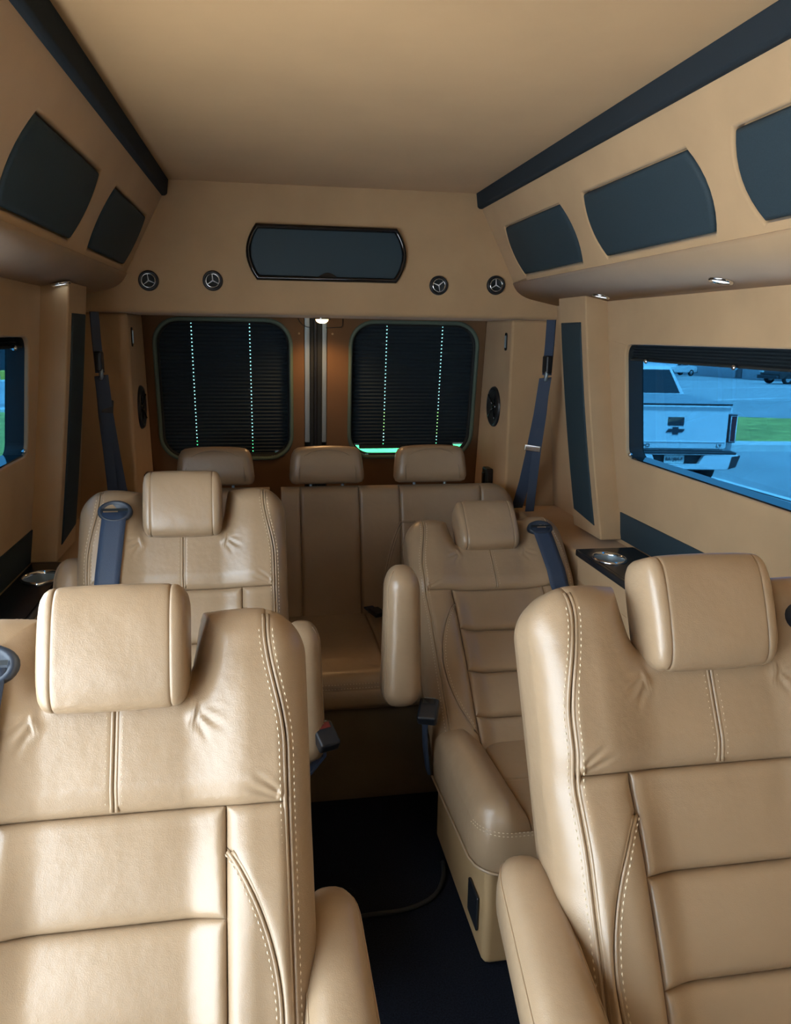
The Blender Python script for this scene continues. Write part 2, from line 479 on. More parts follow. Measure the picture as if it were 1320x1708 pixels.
# overhead bins
def bin_(side, panels, pucks, label, y0, y1):
    root = thing('overhead_bin', label, 'overhead bin', (CX + side * .80, (y0 + y1) / 2, 1.585), 0, 'overhead bins along the roof')
    O = root.location; SH = (lambda y: 0.0) if side > 0 else (lambda y: -.016 - .024 * (2.9 - y) / 1.6)
    A = Vector((0.808, 0, 1.906)); B = Vector((0.968, 0, 1.600)); D = (B - A); Ln = D.length; D.normalize()
    nr = Vector((-0.886, 0, -0.463)) if True else None
    nr = Vector((D.z, 0, -D.x)); nr = nr if nr.x < 0 else -nr
    def mp(y, w): p = A + D * w; return (sx(p.x, side) + SH(y) - O.x, y - O.y, p.z - O.z)
    nv = Vector((nr.x * side, 0, nr.z))
    holes = [barrel(a, b, .096, .276, .030) for a, b in panels]
    vis = [h for h in holes]
    yy = np.linspace(y0, y1, 2)
    me = plate('bin_face', [(y0, 0), (y1, 0), (y1, Ln - .045), (y0, Ln - .045)], vis, mp, -nv * .03)
    obj('bin_face', me, 'suede', root, bevel=.008, segs=3)
    # rounded lower edge and underside, swept along the van
    pr = []
    pv = A + D * (Ln - .052) + nr * .0012; pr.append((pv.x, pv.z))
    E = Vector((1.15, 0, 1.563)); d2 = (E - B).normalized()
    for k in range(9):
        t = k / 8; p0 = B - D * .040 + nr * .0012; p1 = B + nr * .0012; p2 = B + d2 * .06
        q = p0 * (1 - t) ** 2 + p1 * 2 * t * (1 - t) + p2 * t * t; pr.append((q.x, q.z))
    pr.append((E.x, E.z))
    v = []; f = []
    for y in (y0, y1):
        for x, z in pr: v.append((sx(x, side) + SH(y) - O.x, y - O.y, z - O.z))
    n = len(pr)
    for i in range(n - 1): f.append((i, i + 1, n + i + 1, n + i))
    o = obj('bin_underside', mesh('bin_underside', v, f, True), 'suede', root)
    sm = o.modifiers.new('solid', 'SOLIDIFY'); sm.thickness = 0.006; sm.offset = 0
    for a, b in panels:
        lp = inset(barrel(a, b, .096, .276, .030), -0.0015)
        lp = inset(barrel(a, b, .096, .276, .030), 0.004)
        obj('bin_door', pillow('bin_door', lp, lambda y, w: tuple(Vector(mp(y, w)) - nv * .006), nv, .012, .009), 'cloth', root)
        bk = plate('recess_floor', inset(barrel(a, b, .096, .276, .030), -.01), [], lambda y, w: tuple(Vector(mp(y, w)) - nv * .022), -nv * .004)
        obj('recess_floor', bk, 'suede', root)
    return root
bin_(1, [(2.245, 2.745), (1.560, 2.075), (0.90, 1.395), (0.22, 0.72)], None, 'tan overhead bin with dark barrel-shaped doors along the right wall', -1.5, 2.905)
bin_(-1, [(2.285, 2.80), (1.562, 2.085)], None, 'shaded tan overhead bin with dark barrel-shaped doors along the left wall', -1.5, 2.905)

# puck lights
def puck(loc, tilt, lens, label, r=.028, grp='small round downlights', dome=.0025):
    t = thing('downlight', label, 'light', loc, 0, grp); t.rotation_euler = (0, tilt, 0)
    obj('bezel', lathe_me('bezel', [(r * .72, -.001), (r * .80, -.004), (r * .95, -.004), (r, -.0005), (r, .004), (0, .004)], 24), 'chrome', t)
    obj('lens', lathe_me('lens', [(0, -dome), (r * .3, -dome * .95), (r * .5, -dome * .78), (r * .65, -dome * .5), (r * .74, -.0012)], 24), lens, t)
    return t
TU = math.atan2(1.600 - 1.563, 1.15 - 0.968)
def under(x): return 1.600 - (x - .968) * math.tan(TU) - 0.0045
puck((1.040, 1.690, under(1.040)), TU, 'cool', 'small chrome downlight under the right overhead bin nearer the camera')
puck((1.058, 2.372, under(1.058)), TU, 'cool', 'small chrome downlight under the right overhead bin by the pillar')
puck((sx(1.058, -1), 2.384, under(1.058)), -TU, 'cool', 'small downlight under the left overhead bin by the left pillar')
pk = puck((0.254, 3.20, 1.511), 0, 'warm', 'glowing warm downlight under the rear header between the back doors', .036, dome=.019)
l = bpy.data.lights.new('downlight_glow', 'SPOT'); l.energy = 1.5; l.color = (1, .55, .22); l.spot_size = math.radians(150); l.spot_blend = .6; l.shadow_soft_size = .03
lo = bpy.data.objects.new('downlight_glow', l); C.objects.link(lo); lo.location = (0.254, 3.20, 1.478)

# television-like mirror panel in the header
tv = thing('header_screen', 'barrel-shaped dark screen in a gloss black frame on the rear header', 'screen', (0.250, 2.90, 1.727))
lp = barrel(-.248, .248, -.094, .094, .036, n=12)
mp = lambda x, z: (x, -.002, z)
v = []; f = []; n = len(lp)
rings = [(lp, 0.004), (lp, -.014), (inset(lp, .004), -.021), (inset(lp, .011), -.022), (inset(lp, .016), -.016), (inset(lp, .017), -.006)]
for q, y in rings: v += [(a, y, b) for a, b in q]
for i in range(len(rings) - 1):
    for k in range(n): f.append((i * n + k, i * n + (k + 1) % n, (i + 1) * n + (k + 1) % n, (i + 1) * n + k))
obj('frame', mesh('frame', v, f, True), 'gloss', tv)
obj('screen_panel', plate('screen_panel', inset(lp, .0155), [], lambda x, z: (x, -.010, z), (0, .008, 0)), 'tv', tv)
bump = [(-.035 + .07 * k / 10, -.080 + .016 * math.sin(PI * k / 10)) for k in range(11)]
obj('sensor_bump', plate('sensor_bump', bump, [], lambda x, z: (x, -.0175, z), (0, .010, 0)), 'gloss', tv)
# air vents with three-pointed star spokes
for i, (x, z, lab, a0) in enumerate(((-.366, 1.622, 'round chrome star air vent leftmost on the rear header', 8), (-.150, 1.627, 'round chrome star air vent just left of the header screen', 4), (.658, 1.630, 'round chrome star air vent just right of the header screen', 70), (.875, 1.636, 'round chrome star air vent rightmost on the rear header', 2))):
    t = thing('air_vent', lab, 'air vent', (x, 2.90, z), 0, 'round air vents on the rear header')
    rx = (PI / 2, 0, 0)
    obj('vent_bezel', lathe_me('vent_bezel', [(.024, .004), (.026, .010), (.030, .012), (.034, .007), (.035, -.002)], 32), 'black', t, rotv=rx)
    obj('chrome_ring', lathe_me('chrome_ring', [(.0205, .005), (.0215, .0105), (.0235, .0115), (.0250, .0075)], 32), 'chrome', t, rotv=rx)
    obj('vent_bowl', lathe_me('vent_bowl', [(.024, .006), (.016, .0028), (0, .002)], 24), 'rubber', t, rotv=rx)
    sp = MB()
    for k in range(3):
        a = math.radians(90 + 120 * k + a0); dx, dz = math.cos(a), math.sin(a); px, pz = -dz, dx
        sp.add([(px * .0024, -.0065, pz * .0024), (-px * .0024, -.0065, -pz * .0024), (dx * .022 - px * .0008, -.006, dz * .022 - pz * .0008), (dx * .022 + px * .0008, -.006, dz * .022 + pz * .0008), (0, -.0105, 0)],
               [(0, 4, 3), (1, 2, 4), (4, 2, 3), (0, 1, 4), (0, 3, 2, 1)])
    obj('star_spokes', sp.me('star_spokes'), 'satin', t)

# rear corner boxes (D pillars) with speakers
for side, nm in ((1, 'right'), (-1, 'left')):
    a, b = sx(.978, side), sx(1.24, side)
    o = struct(obj('trim_%d' % (6 if side > 0 else 7), box_me('rear_corner', min(a, b), max(a, b), 3.0, 3.50, 0.0, 1.516), 'suede', bevel=.012, segs=3))
    sp = thing('speaker', 'round black speaker on the %s rear corner panel' % nm, 'speaker', (sx(.978, side), 3.19, 1.162), 0, 'rear corner speakers')
    ry = (0, -side * PI / 2, 0)
    obj('speaker_ring', lathe_me('speaker_ring', [(.062, .004), (.068, .012), (.078, .012), (.084, .006), (.085, -.002)], 32), 'black', sp, rotv=ry)
    obj('speaker_cone', lathe_me('speaker_cone', [(.0, .003), (.02, .002), (.050, .006), (.064, .009)], 32), 'rubber', sp, rotv=ry)
    obj('speaker_dome', lathe_me('speaker_dome', [(.0, .012), (.010, .0105), (.018, .004), (.019, -.002)], 24), 'gloss', sp, rotv=ry)
    for k in range(4):
        aa = PI / 4 + k * PI / 2
        obj('speaker_spoke', tube_me('speaker_spoke', [(0, .012 * math.cos(aa), .012 * math.sin(aa)), (-side * .006, .066 * math.cos(aa), .066 * math.sin(aa))], .003, 6), 'gloss', sp, loc=(-side * .008, 0, 0))
    hk = thing('coat_hook', 'slim black coat hook slot high on the %s rear corner panel' % nm, 'hook', (sx(.978, side), 3.062, 1.431))
    obj('hook_plate', plate('hook_plate', rrect(-.012, .012, -.035, .035, .0115), [], lambda y, z: (0, y, z), (-side * .004, 0, 0)), 'gloss', hk)
    obj('hook_slot', plate('hook_slot', rrect(-.005, .005, -.024, .024, .0045), [], lambda y, z: (-side * .004, y, z), (-side * .003, 0, 0)), 'steel', hk)
    lb = thing('latch_box', 'dark latch box low on the %s rear corner panel' % nm, 'latch', (sx(.978, side), 3.20, .80))
    obj('latch_case', box_me('latch_case', min(0, -side * .030), max(0, -side * .030), -.035, .035, -.02, .10), 'black', lb, bevel=.006)
    obj('latch_lever', box_me('latch_lever', min(-side * .03, -side * .038), max(-side * .03, -side * .038), -.012, .012, .02, .08), 'gloss', lb, bevel=.003)

# rear doors (leaning), windows, blinds
LEAN = .14
def DY(z): return 3.35 + (1.5 - z) * LEAN
dn = Vector((0, 1, LEAN)).normalized()
doors = []
for k, (x0, x1, wx0, wx1, side) in enumerate(((-.46, .192, -.420, .140, -1), (.288, .98, .383, .948, 1))):
    hole = rrect(wx0, wx1, .912, 1.508, .105, 8)
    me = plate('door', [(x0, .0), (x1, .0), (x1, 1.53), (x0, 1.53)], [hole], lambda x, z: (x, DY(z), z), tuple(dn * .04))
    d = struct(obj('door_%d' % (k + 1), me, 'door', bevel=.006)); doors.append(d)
    ring = [(x, DY(z) + .002, z) for x, z in inset(hole, .004)]
    obj('window_seal', tube_me('window_seal', ring, .009, 8, True), 'seal', d)
    ring2 = [(x, DY(z) + .030, z) for x, z in inset(hole, .010)]
    obj('inner_seal', tube_me('inner_seal', ring2, .010, 8, True), 'rubber', d)
    g = struct(obj('window_%d' % (3 + k), plate('rear_glass', rrect(wx0 - .02, wx1 + .02, .892, 1.528, .11, 8), [], lambda x, z: (x, DY(z) + .075, z), tuple(dn * .005)), 'rearglass'))
    for q, (ax, az) in enumerate((((x1 - .022) if side < 0 else (x0 + .022), 1.452),)):
        obj('trim_screw', lathe_me('trim_screw', [(0, .003), (.004, .0025), (.005, 0)], 10), 'vinyl', d, loc=(ax, DY(az) - .001, az), rotv=(PI / 2, 0, 0))
    # pleated blind with punched cord holes that let daylight through
    side_nm = 'left' if k == 0 else 'right'
    zb = .936 if k == 0 else .964
    bl = thing('pleated_blind', 'black pleated blind with two dotted cord lines over the %s rear door window' % side_nm, 'blind', ((wx0 + wx1) / 2, DY(zb) + .048, zb), 0, 'rear door blinds')
    O = bl.location
    hx = (-.270, -.033) if k == 0 else (.548, .793)
    cols = sorted([wx0 - .004, wx1 + .004] + [h + e for h in hx for e in (-.0021, .0021)])
    pitch = .0153; zt = 1.512; npl = int((zt - zb) / pitch); pitch = (zt - zb) / npl
    rows = []; 
    for i in range(npl):
        z0 = zb + i * pitch
        rows += [(z0, 0.0), (z0 + pitch * .34, -.0045), (z0 + pitch * .60, -.0078)] 
    rows.append((zt, 0.0))
    v = []; f = []; nc = len(cols)
    for z, dy in rows:
        for x in cols: v.append((x - O.x, DY(z) + .048 + dy - O.y, z - O.z))
    for i in range(len(rows) - 1):
        for j in range(nc - 1):
            if j in (1, 3) and i % 3 == 1: continue
            f.append((i * nc + j, i * nc + j + 1, (i + 1) * nc + j + 1, (i + 1) * nc + j))
    obj('blind_pleats', mesh('blind_pleats', v, f), 'blind', bl)
    obj('bottom_rail', box_me('bottom_rail', wx0 + .055 - O.x, wx1 - .075 - O.x, -.014, .004, -.014, .001), 'rubber', bl, bevel=.002)
    obj('rail_knob', lathe_me('rail_knob', [(0, .014), (.006, .012), (.008, .006), (.005, 0)], 12), 'black', bl, loc=((hx[0] + hx[1]) / 2 - .02 - O.x, -.012, -.006), rotv=(PI / 2, 0, 0))
    cl = thing('cord_clip', 'small pale cord clip at the bottom of the %s rear window' % side_nm, 'clip', (wx0 + .085 if k else wx1 - .085, DY(.925) + .012, .925))
    obj('clip_base', box_me('clip_base', -.010, .010, -.004, .012, -.010, .004), 'chrome', cl, bevel=.002)
    obj('clip_button', lathe_me('clip_button', [(0, .006), (.005, .005), (.006, 0)], 10), 'chrome', cl, loc=(0, -.004, -.002), rotv=(PI / 2, 0, 0))
# closing seals between the doors
sp = bpy.data.objects.new('trim_8', None); C.objects.link(sp); sp.location = (.24, 3.37, .9); struct(sp)
for nm, x0, x1, y, m in (('steel_edge', .193, .216, .006, 'steel'), ('rubber_seal', .216, .232, -.004, 'rubber'), ('seal_strip', .232, .246, -.012, 'black'), ('rubber_seal', .246, .266, -.006, 'rubber'), ('steel_edge', .266, .287, .004, 'steel')):
    zb = .985 if m == 'steel' else .55
    me = plate(nm, [(x0, zb), (x1, zb), (x1, 1.53), (x0, 1.53)], [], lambda x, z: (x - .24, DY(z) + y - 3.37, z - .9), (0, .03, 0))
    obj(nm, me, m, sp, bevel=.003)
obj('backing_plate', plate('backing_plate', [(.16, 0), (.32, 0), (.32, 1.53), (.16, 1.53)], [], lambda x, z: (x - .24, DY(z) + .045 - 3.37, z - .9), (0, .01, 0)), 'rubber', sp)
wire = [(.165, 3.345, 1.515), (.172, 3.345, 1.500), (.187, 3.347, 1.485), (.205, 3.348, 1.478), (.23, 3.346, 1.476)]
tag(obj('thin_cable', tube_me('thin_cable', wire, .0016, 6), 'rubber'), 'thin dark cable looping left of the warm header downlight', 'cable', 'thin cables by the downlight')
wire = [(.282, 3.346, 1.476), (.32, 3.345, 1.478), (.345, 3.344, 1.480), (.352, 3.344, 1.487), (.353, 3.344, 1.516)]
tag(obj('thin_cable', tube_me('thin_cable', wire, .0016, 6), 'rubber'), 'thin dark cable looping right of the warm header downlight', 'cable', 'thin cables by the downlight')

# side consoles with cup holders, dark strip above them
for side, nm in ((1, 'right'), (-1, 'left')):
    xi = .985 if side > 0 else 1.066
    y0, y1 = (.30, 2.27) if side > 0 else (1.18, 2.32)
    ct = thing('side_console', 'black-topped tan console ledge along the %s wall' % nm, 'console', (sx(1.08, side), (y0 + y1) / 2, 0))
    O = ct.location
    cups = [2.150, 1.50, .80] if side > 0 else [2.165, 1.55]
    holes = [[((1.045 if side > 0 else 1.118) + .046 * math.cos(2 * PI * k / 24), cy + .055 * math.sin(2 * PI * k / 24)) for k in range(24)] for cy in cups]
    outer = [(xi, y0), (1.183, y0), (1.183, y1), (xi, y1)]
    obj('console_top', plate('console_top', outer, holes, lambda x, y: (sx(x, side) - O.x, y - O.y, .770), (0, 0, .022)), 'laminate', ct, bevel=.004)
    a, b = sx(xi + .012, side) - O.x, sx(1.188, side) - O.x
    obj('console_body', box_me('console_body', min(a, b), max(a, b), y0 - O.y + .005, y1 - O.y - .002, .0, .690), 'suede', ct, bevel=.004)
    a, b = sx(xi + .012, side) - O.x, sx(xi + .019, side) - O.x
    obj('console_fascia', box_me('console_fascia', min(a, b), max(a, b), y0 - O.y + .005, y1 - O.y - .002, .690, .769), 'suede', ct)
    for cy in cups:
        c = lathe_me('cup_ring', [(.0445, -.004), (.046, .004), (.050, .005), (.0525, .0005), (.0525, -.002)], 32)
        cr = obj('cup_ring', c, 'chrome', ct, loc=(sx(1.045 if side > 0 else 1.118, side) - O.x, cy - O.y, .793)); cr.scale = (1, 1.19, 1)
        c2 = lathe_me('cup_well', [(.0450, 0), (.040, -.05), (.038, -.07), (0, -.07)], 32)
        cw = obj('cup_well', c2, 'steel', ct, loc=(sx(1.045 if side > 0 else 1.118, side) - O.x, cy - O.y, .792)); cw.scale = (1, 1.19, 1)
    st = plate('strip', [(y0, .792), (y1 + .10, .792), (y1 + .10, .885), (y0, .885)], [], lambda y, z: (XW(z, side) - side * .004, y, z), (side * .006, 0, 0))
    struct(obj('trim_%d' % (9 if side > 0 else 10), st, 'cloth'))
    # tan lower fairing behind the console, under the pillar
    a, b = sx(1.00, side), sx(1.22, side)
    struct(obj('trim_%d' % (11 if side > 0 else 12), box_me('fairing', min(a, b), max(a, b), y1 + .002, 2.995, 0, .775), 'suede', bevel=.012, segs=3))

# ------------------------------------------------------------------ captain's chairs
HW, T, TH, T2, T3, T4, PW, TN = .264, .753, .478, .340, .203, .070, .147, .662
RR = .050
def t_top(s):
    a = np.abs(np.asarray(s, float))
    R = .075
    corner = np.where(a > HW - R, R - np.sqrt(np.clip(R * R - (np.clip(a, 0, HW) - (HW - R)) ** 2, 0, None)), 0)
    t = T - corner
    notch = 1 - smst(.094, .114, a)
    return t * (1 - notch) + TN * notch
def ssm(t): return .230 - .024 * smst(.55, .72, t)
_os = np.concatenate([np.linspace(-HW, -HW + .08, 60), np.linspace(-.18, -.120, 20), np.linspace(-.119, -.089, 60), np.linspace(-.088, .088, 40), np.linspace(.089, .119, 60), np.linspace(.120, .18, 20), np.linspace(HW - .08, HW, 60)])
_ot = t_top(_os)
def _densify(a, b, step=.0012):
    A, B = [a[0]], [b[0]]
    for i in range(1, len(a)):
        m = max(1, int(math.hypot(a[i] - a[i - 1], b[i] - b[i - 1]) / step))
        for k in range(1, m + 1): A.append(a[i - 1] + (a[i] - a[i - 1]) * k / m); B.append(b[i - 1] + (b[i] - b[i - 1]) * k / m)
    return np.array(A), np.array(B)
_os, _ot = _densify(_os, _ot)
def top_dist(s, t):
    s = np.asarray(s, float); t = np.asarray(t, float); sh = np.broadcast(s, t).shape
    S = np.broadcast_to(s, sh).ravel(); Q = np.broadcast_to(t, sh).ravel(); out = np.empty(S.shape)
    for i in range(0, len(S), 2000):
        out[i:i + 2000] = np.sqrt(((S[i:i + 2000, None] - _os) ** 2 + (Q[i:i + 2000, None] - _ot) ** 2).min(1))
    out = out.reshape(sh)
    Rc = .075; u, w = np.abs(s) - (HW - Rc), t - (T - Rc)      # exact in the rounded shoulder corner and along the flat top
    out = np.where((u > 0) & (w > 0), np.maximum(Rc - np.hypot(u, w), 0), out)
    return np.where((u <= 0) & (np.abs(s) > .15), np.minimum(np.maximum(T - t, 0), out + .002), out)
CREASE = []
for sg in (-1, 1):
    for (x0, y0, x1, y1, w, h) in ((.112, .604, .152, .578, .0035, .0032), (.106, .598, .128, .560, .0035, .0025), (.214, .486, .165, .505, .003, .0030), (.216, .494, .180, .522, .003, .0025), (.112, .612, .150, .604, .003, .002)):
        CREASE.append((sg * x0, y0, sg * x1, y1, w, h))
def crease(s, t):
    z = 0 * s
    for x0, y0, x1, y1, w, h in CREASE:
        dx, dy = x1 - x0, y1 - y0; L2 = dx * dx + dy * dy
        q = np.clip(((s - x0) * dx + (t - y0) * dy) / L2, 0, 1)
        d = np.hypot(s - x0 - q * dx, t - y0 - q * dy)
        z = z - h * (1 - q) * np.exp(-(d / w) ** 2) + .6 * h * (1 - q) * np.exp(-((d - 2.2 * w) / (1.5 * w)) ** 2)
    return z
def back_n(s, t):
    s = np.asarray(s, float); t = np.asarray(t, float)
    a = np.abs(s)
    A = .042 * smst(.09, .185, a) * (1 - .55 * smst(.36, .50, t)) * (1 - .45 * smst(.215, .27, a))
    up = .018 * smst(.455, .52, t) * (1 - .5 * smst(.62, .74, t))
    lum = .012 * np.exp(-((t - .2) / .16) ** 2) * (1 - smst(.12, .2, a))
    d1 = np.where(t > .40, top_dist(s, np.maximum(t, .40)), .3)
    d2 = HW - a
    wn = 1 - smst(.105, .165, a)                 # softer, wider roll into the headrest notch
    r1 = RR + .012 * wn
    def roll(d, r): q = np.clip(d / r, 0, 1); return r * (1 - np.sqrt(np.clip(1 - (1 - q) ** 2, 0, 1)))
    flat = 1 - smst(.080, .100, a)                # under the headrest the panel stays flat
    dr = np.maximum(roll(d1, r1) * (1 - .9 * flat), roll(d2, RR))
    return A + up + lum - dr + crease(s, t)
to_back = lambda s, t, n: (s, -n, t)
cst = lambda c: (lambda q: c + 0 * np.asarray(q, float))
def arc(t):
    q = np.clip((.425 - np.asarray(t, float)) / .41, 0, 1); return PW + .070 * np.sin(PI * q) ** .75
ARC0, ARC1 = .015, .425

def mirror(me, name):
    v = np.empty(len(me.vertices) * 3); me.vertices.foreach_get('co', v); v = v.reshape(-1, 3); v[:, 0] *= -1
    return mesh(name, v, [tuple(p.vertices)[::-1] for p in me.polygons], True)

CH = {}                                       # prototype meshes of the chair
def P(key, me): CH[key] = me; return me
def both(key, me): CH[key + 'R'] = me; CH[key + 'L'] = mirror(me, me.name)
both('shoulder', patch('shoulder_panel', cst(0.0), ssm, cst(TH), t_top, back_n, to_back, 110, 80, 'lrB', .016, .012, skirt='T'))
for k, (a, b) in enumerate(((T2, TH), (T3, T2), (T4, T3), (-.05, T4))):
    P('panel%d' % k, patch('back_panel', cst(-PW), cst(PW), cst(a), cst(b), back_n, to_back, 40, 24, 'LRBT', .016, .012, .010))
both('bolster', patch('side_bolster', arc, ssm, cst(-.05), cst(TH), back_n, to_back, 30, 70, 'arT', .016, .012, .003))
both('insert', patch('bolster_insert', cst(PW), arc, cst(ARC0), cst(ARC1), back_n, to_back, 22, 60, 'Lr', .016, .012))
both('side', patch('side_panel', ssm, cst(HW), cst(-.05), t_top, back_n, to_back, 30, 90, 'l', skirt='RT'))
# rear shell
ol = [(-HW, -.06)]
_cr = HW - .075 + .075 * np.sin(np.linspace(0, PI / 2, 22))
for t_ in (.2, .45, .62): ol.append((-HW, t_))
for s in np.concatenate([-_cr[::-1], np.linspace(-.17, -.125, 3), np.linspace(-.118, -.090, 12), np.linspace(-.08, .08, 6), np.linspace(.090, .118, 12), np.linspace(.125, .17, 3), _cr]):
    ol.append((float(s), float(t_top(s))))
for t_ in (.62, .45, .2): ol.append((HW, t_))
ol.append((HW, -.06))
ol = list(reversed(ol))                        # counter-clockwise
rg = [(inset(ol, .008), -.046), (inset(ol, .003), -.056), (inset(ol, .0015), -.075), (inset(ol, .004), -.100), (inset(ol, .018), -.122), (inset(ol, .03), -.126)]
v = []; f = []; n = len(ol)
for q, nn in rg: v += [(a, -nn, b) for a, b in q]
for i in range(len(rg) - 1):
    for k in range(n): f.append((i * n + k, i * n + (k + 1) % n, (i + 1) * n + (k + 1) % n, (i + 1) * n + k))
for t in tessellate_polygon([[Vector((p[0], p[1], 0)) for p in rg[-1][0]]]): f.append(tuple((len(rg) - 1) * n + i for i in t))
P('shell', mesh('back_shell', v, f, True))

def surf_path(s, t, off=.0008, groove=0.0):
    s = np.asarray(s, float); t = np.asarray(t, float); n = back_n(s, t) - groove + off
    e = 1e-3
    ds = (back_n(s + e, t) - back_n(s - e, t)) / (2 * e); dt = (back_n(s, t + e) - back_n(s, t - e)) / (2 * e)
    N = np.stack([-ds, -np.ones_like(s), -dt], 1)
    return np.stack([s, -n, t], 1), N
SV, SF = [], []
def add_stitch(s, t, groove=.0015):
    p, N = surf_path(s, t, .0008, groove)
    a, b = stitches_vf(p, N); o = len(SV); SV.extend(a); SF.extend([tuple(i + o for i in q) for q in b])
tt = np.linspace(TH + .012, .612, 40)
for o_ in (-.0105, .0105): add_stitch(np.full(40, o_), tt)
tt = np.linspace(.03, T - .03, 120)
for sg in (-1, 1):
    for o_ in (-.0095, .0095):
        add_stitch(sg * (ssm(tt) + o_), tt, .001)
    ta = np.linspace(ARC0 + .02, ARC1 - .006, 80)
    for o_ in (-.009, .009): add_stitch(sg * (arc(ta) + o_), ta, .001)
P('stitch', mesh('seam_stitching', SV, SF))
# raised welts inside the seams
WV, WF = [], []
def add_welt(s, t, r=.0028, g=.009):
    p, N = surf_path(s, t, 0, g)
    a, b = tube_vf(p, r, 6); o = len(WV); WV.extend(a); WF.extend([tuple(i + o for i in q) for q in b])
tt = np.linspace(TH + .004, .618, 24)
for o_ in (-.0034, .0034): add_welt(np.full(24, o_), tt, .0032, .0028)
for sg in (-1, 1):
    ta = np.linspace(ARC0 + .01, ARC1 - .004, 60)
    for o_ in (-.0034, .0034): add_welt(sg * (arc(ta) + o_), ta, .0032, .0028)
    tt = np.linspace(.0, T - .016, 90)
    for o_ in (-.0034, .0034): add_welt(sg * (ssm(tt) + o_), tt, .0032, .0028)
P('welt', mesh('seam_welt', WV, WF, True))

# headrest: rounded profile swept across, end caps as separate gussets
HT0, HT1 = .616, .785
def head_prof(k=1.0, m=44):
    c_t, c_n = (HT0 + HT1) / 2, .006
    pts = []
    for i in range(m):
        a = 2 * PI * i / m
        ca, sa = math.cos(a), math.sin(a); e = .42
        x = math.copysign(abs(ca) ** e, ca); y = math.copysign(abs(sa) ** e, sa)
        pts.append((c_n + .050 * k * x + (.006 * (1 - y * y) if x > 0 else 0), c_t + (HT1 - HT0) / 2 * (k if k > .9 else .9 * k + .09) * y))
    tl = math.radians(5)
    return [(c_n + (p - c_n) * math.cos(tl) + (q - HT0) * math.sin(tl), HT0 + (q - HT0) * math.cos(tl) - (p - c_n) * math.sin(tl)) for p, q in pts]
def head_sweep(stations, name, cap):
    v = []; f = []; m = 44
    for s, k in stations:
        for nn, t in head_prof(k, m): v.append((s, -nn, t))
    for i in range(len(stations) - 1):
        for k in range(m): f.append((i * m + k, i * m + (k + 1) % m, (i + 1) * m + (k + 1) % m, (i + 1) * m + k))
    if cap: f.append(tuple((len(stations) - 1) * m + k for k in range(m)))
    return mesh(name, v, f, True)
HS = .0765
P('head', head_sweep([(q * HS, 1.0 + .03 * math.sqrt(max(0, 1 - q * q)) - (.025 if abs(q) > .99 else .008 if abs(q) > .97 else 0)) for q in (-1, -.982, -.95, -.88, -.7, -.4, 0, .4, .7, .88, .95, .982, 1)], 'headrest', False))
both('gusset', head_sweep([(HS, .975), (HS + .001, .995), (HS + .004, 1.0), (HS + .009, .985), (HS + .0145, .94), (HS + .0185, .86), (HS + .021, .72), (HS + .022, .5)], 'headrest_gusset', True))

# seat cushion (local: s across, y forward negative, z up from the pivot)
CF, CR_ = -.43, .03
def cush_n(s, y):
    a = np.abs(s)
    z = .028 * smst(.0, -.36, y) if False else .030 * np.clip(-np.asarray(y, float) / .40, 0, 1)
    A = .052 * smst(.125, .20, a)
    Rr = .075
    d2 = HW - a; d1 = (y - CF)
    xx = np.clip(a - (HW - Rr), 0, None); yy = np.clip((CF + Rr) - y, 0, None)
    dd = np.where((xx > 0) & (yy > 0), Rr - np.sqrt(xx * xx + yy * yy), np.minimum(d1, d2))
    dd = np.clip(dd, 0, None); r = .06
    q = np.clip(dd / r, 0, 1); dr = r * (1 - np.sqrt(np.clip(1 - (1 - q) ** 2, 0, 1)))
    return z + A - dr
def cush_front(s):
    a = np.abs(np.asarray(s, float)); Rr = .075
    return CF + np.where(a > HW - Rr, Rr - np.sqrt(np.clip(Rr * Rr - (np.clip(a, 0, HW) - (HW - Rr)) ** 2, 0, None)), 0)
to_cush = lambda s, y, n: (s, y, n)
P('cush0', patch('seat_cushion', cst(-.138), cst(.138), cst(-.20), cst(CR_), cush_n, to_cush, 32, 24, 'LRB', .016, .012, .008))
P('cush1', patch('seat_cushion', cst(-.138), cst(.138), cush_front, cst(-.20), cush_n, to_cush, 32, 30, 'LRT', .016, .012, .004))
both('cbol', patch('cushion_bolster', cst(.138), cst(HW), cush_front, cst(CR_), cush_n, to_cush, 36, 60, 'L', .014, .010))
ol = [(HW, CR_)] + [(s, float(cush_front(s))) for s in np.concatenate([np.linspace(HW, HW - .075, 12), np.linspace(.15, -.15, 5), np.linspace(-(HW - .075), -HW, 12)])] + [(-HW, CR_)]
v = []; f = []; n = len(ol)
for dz, ins in ((-.004, .0), (-.03, -.003), (-.07, -.004), (-.105, .0), (-.120, .008), (-.124, .02)):
    q = inset(list(reversed(ol)), ins)[::-1]
    v += [(a, b, dz + (.030 if True else 0) * min(1, max(0, -b / .4)) + .0) for a, b in q]
for i in range(5):
    for k in range(n - 1): f.append((i * n + k, i * n + k + 1, (i + 1) * n + k + 1, (i + 1) * n + k))
P('cband', mesh('cushion_side', v, f, True))
SV, SF = [], []
for dz, ins in ((-.004, -.0012), (-.012, -.0018)):
    q = inset(list(reversed(ol)), ins)[::-1]
    pts = [Vector((a, b, dz + .030 * min(1, max(0, -b / .4)))) for a, b in q[1:-1]]
    nr = [Vector((a, b + .15, 0)) for a, b in q[1:-1]]
    a, b = stitches_vf(pts, nr); o = len(SV); SV.extend(a); SF.extend([tuple(i + o for i in w) for w in b])
P('cstitch', mesh('cushion_stitching', SV, SF))
q = inset(list(reversed(ol)), -.003)[::-1]
P('cwelt', mesh('cushion_welt', *tube_vf([(a, b, -.108 + .030 * min(1, max(0, -b / .4))) for a, b in q], .0035, 6), smooth=True))

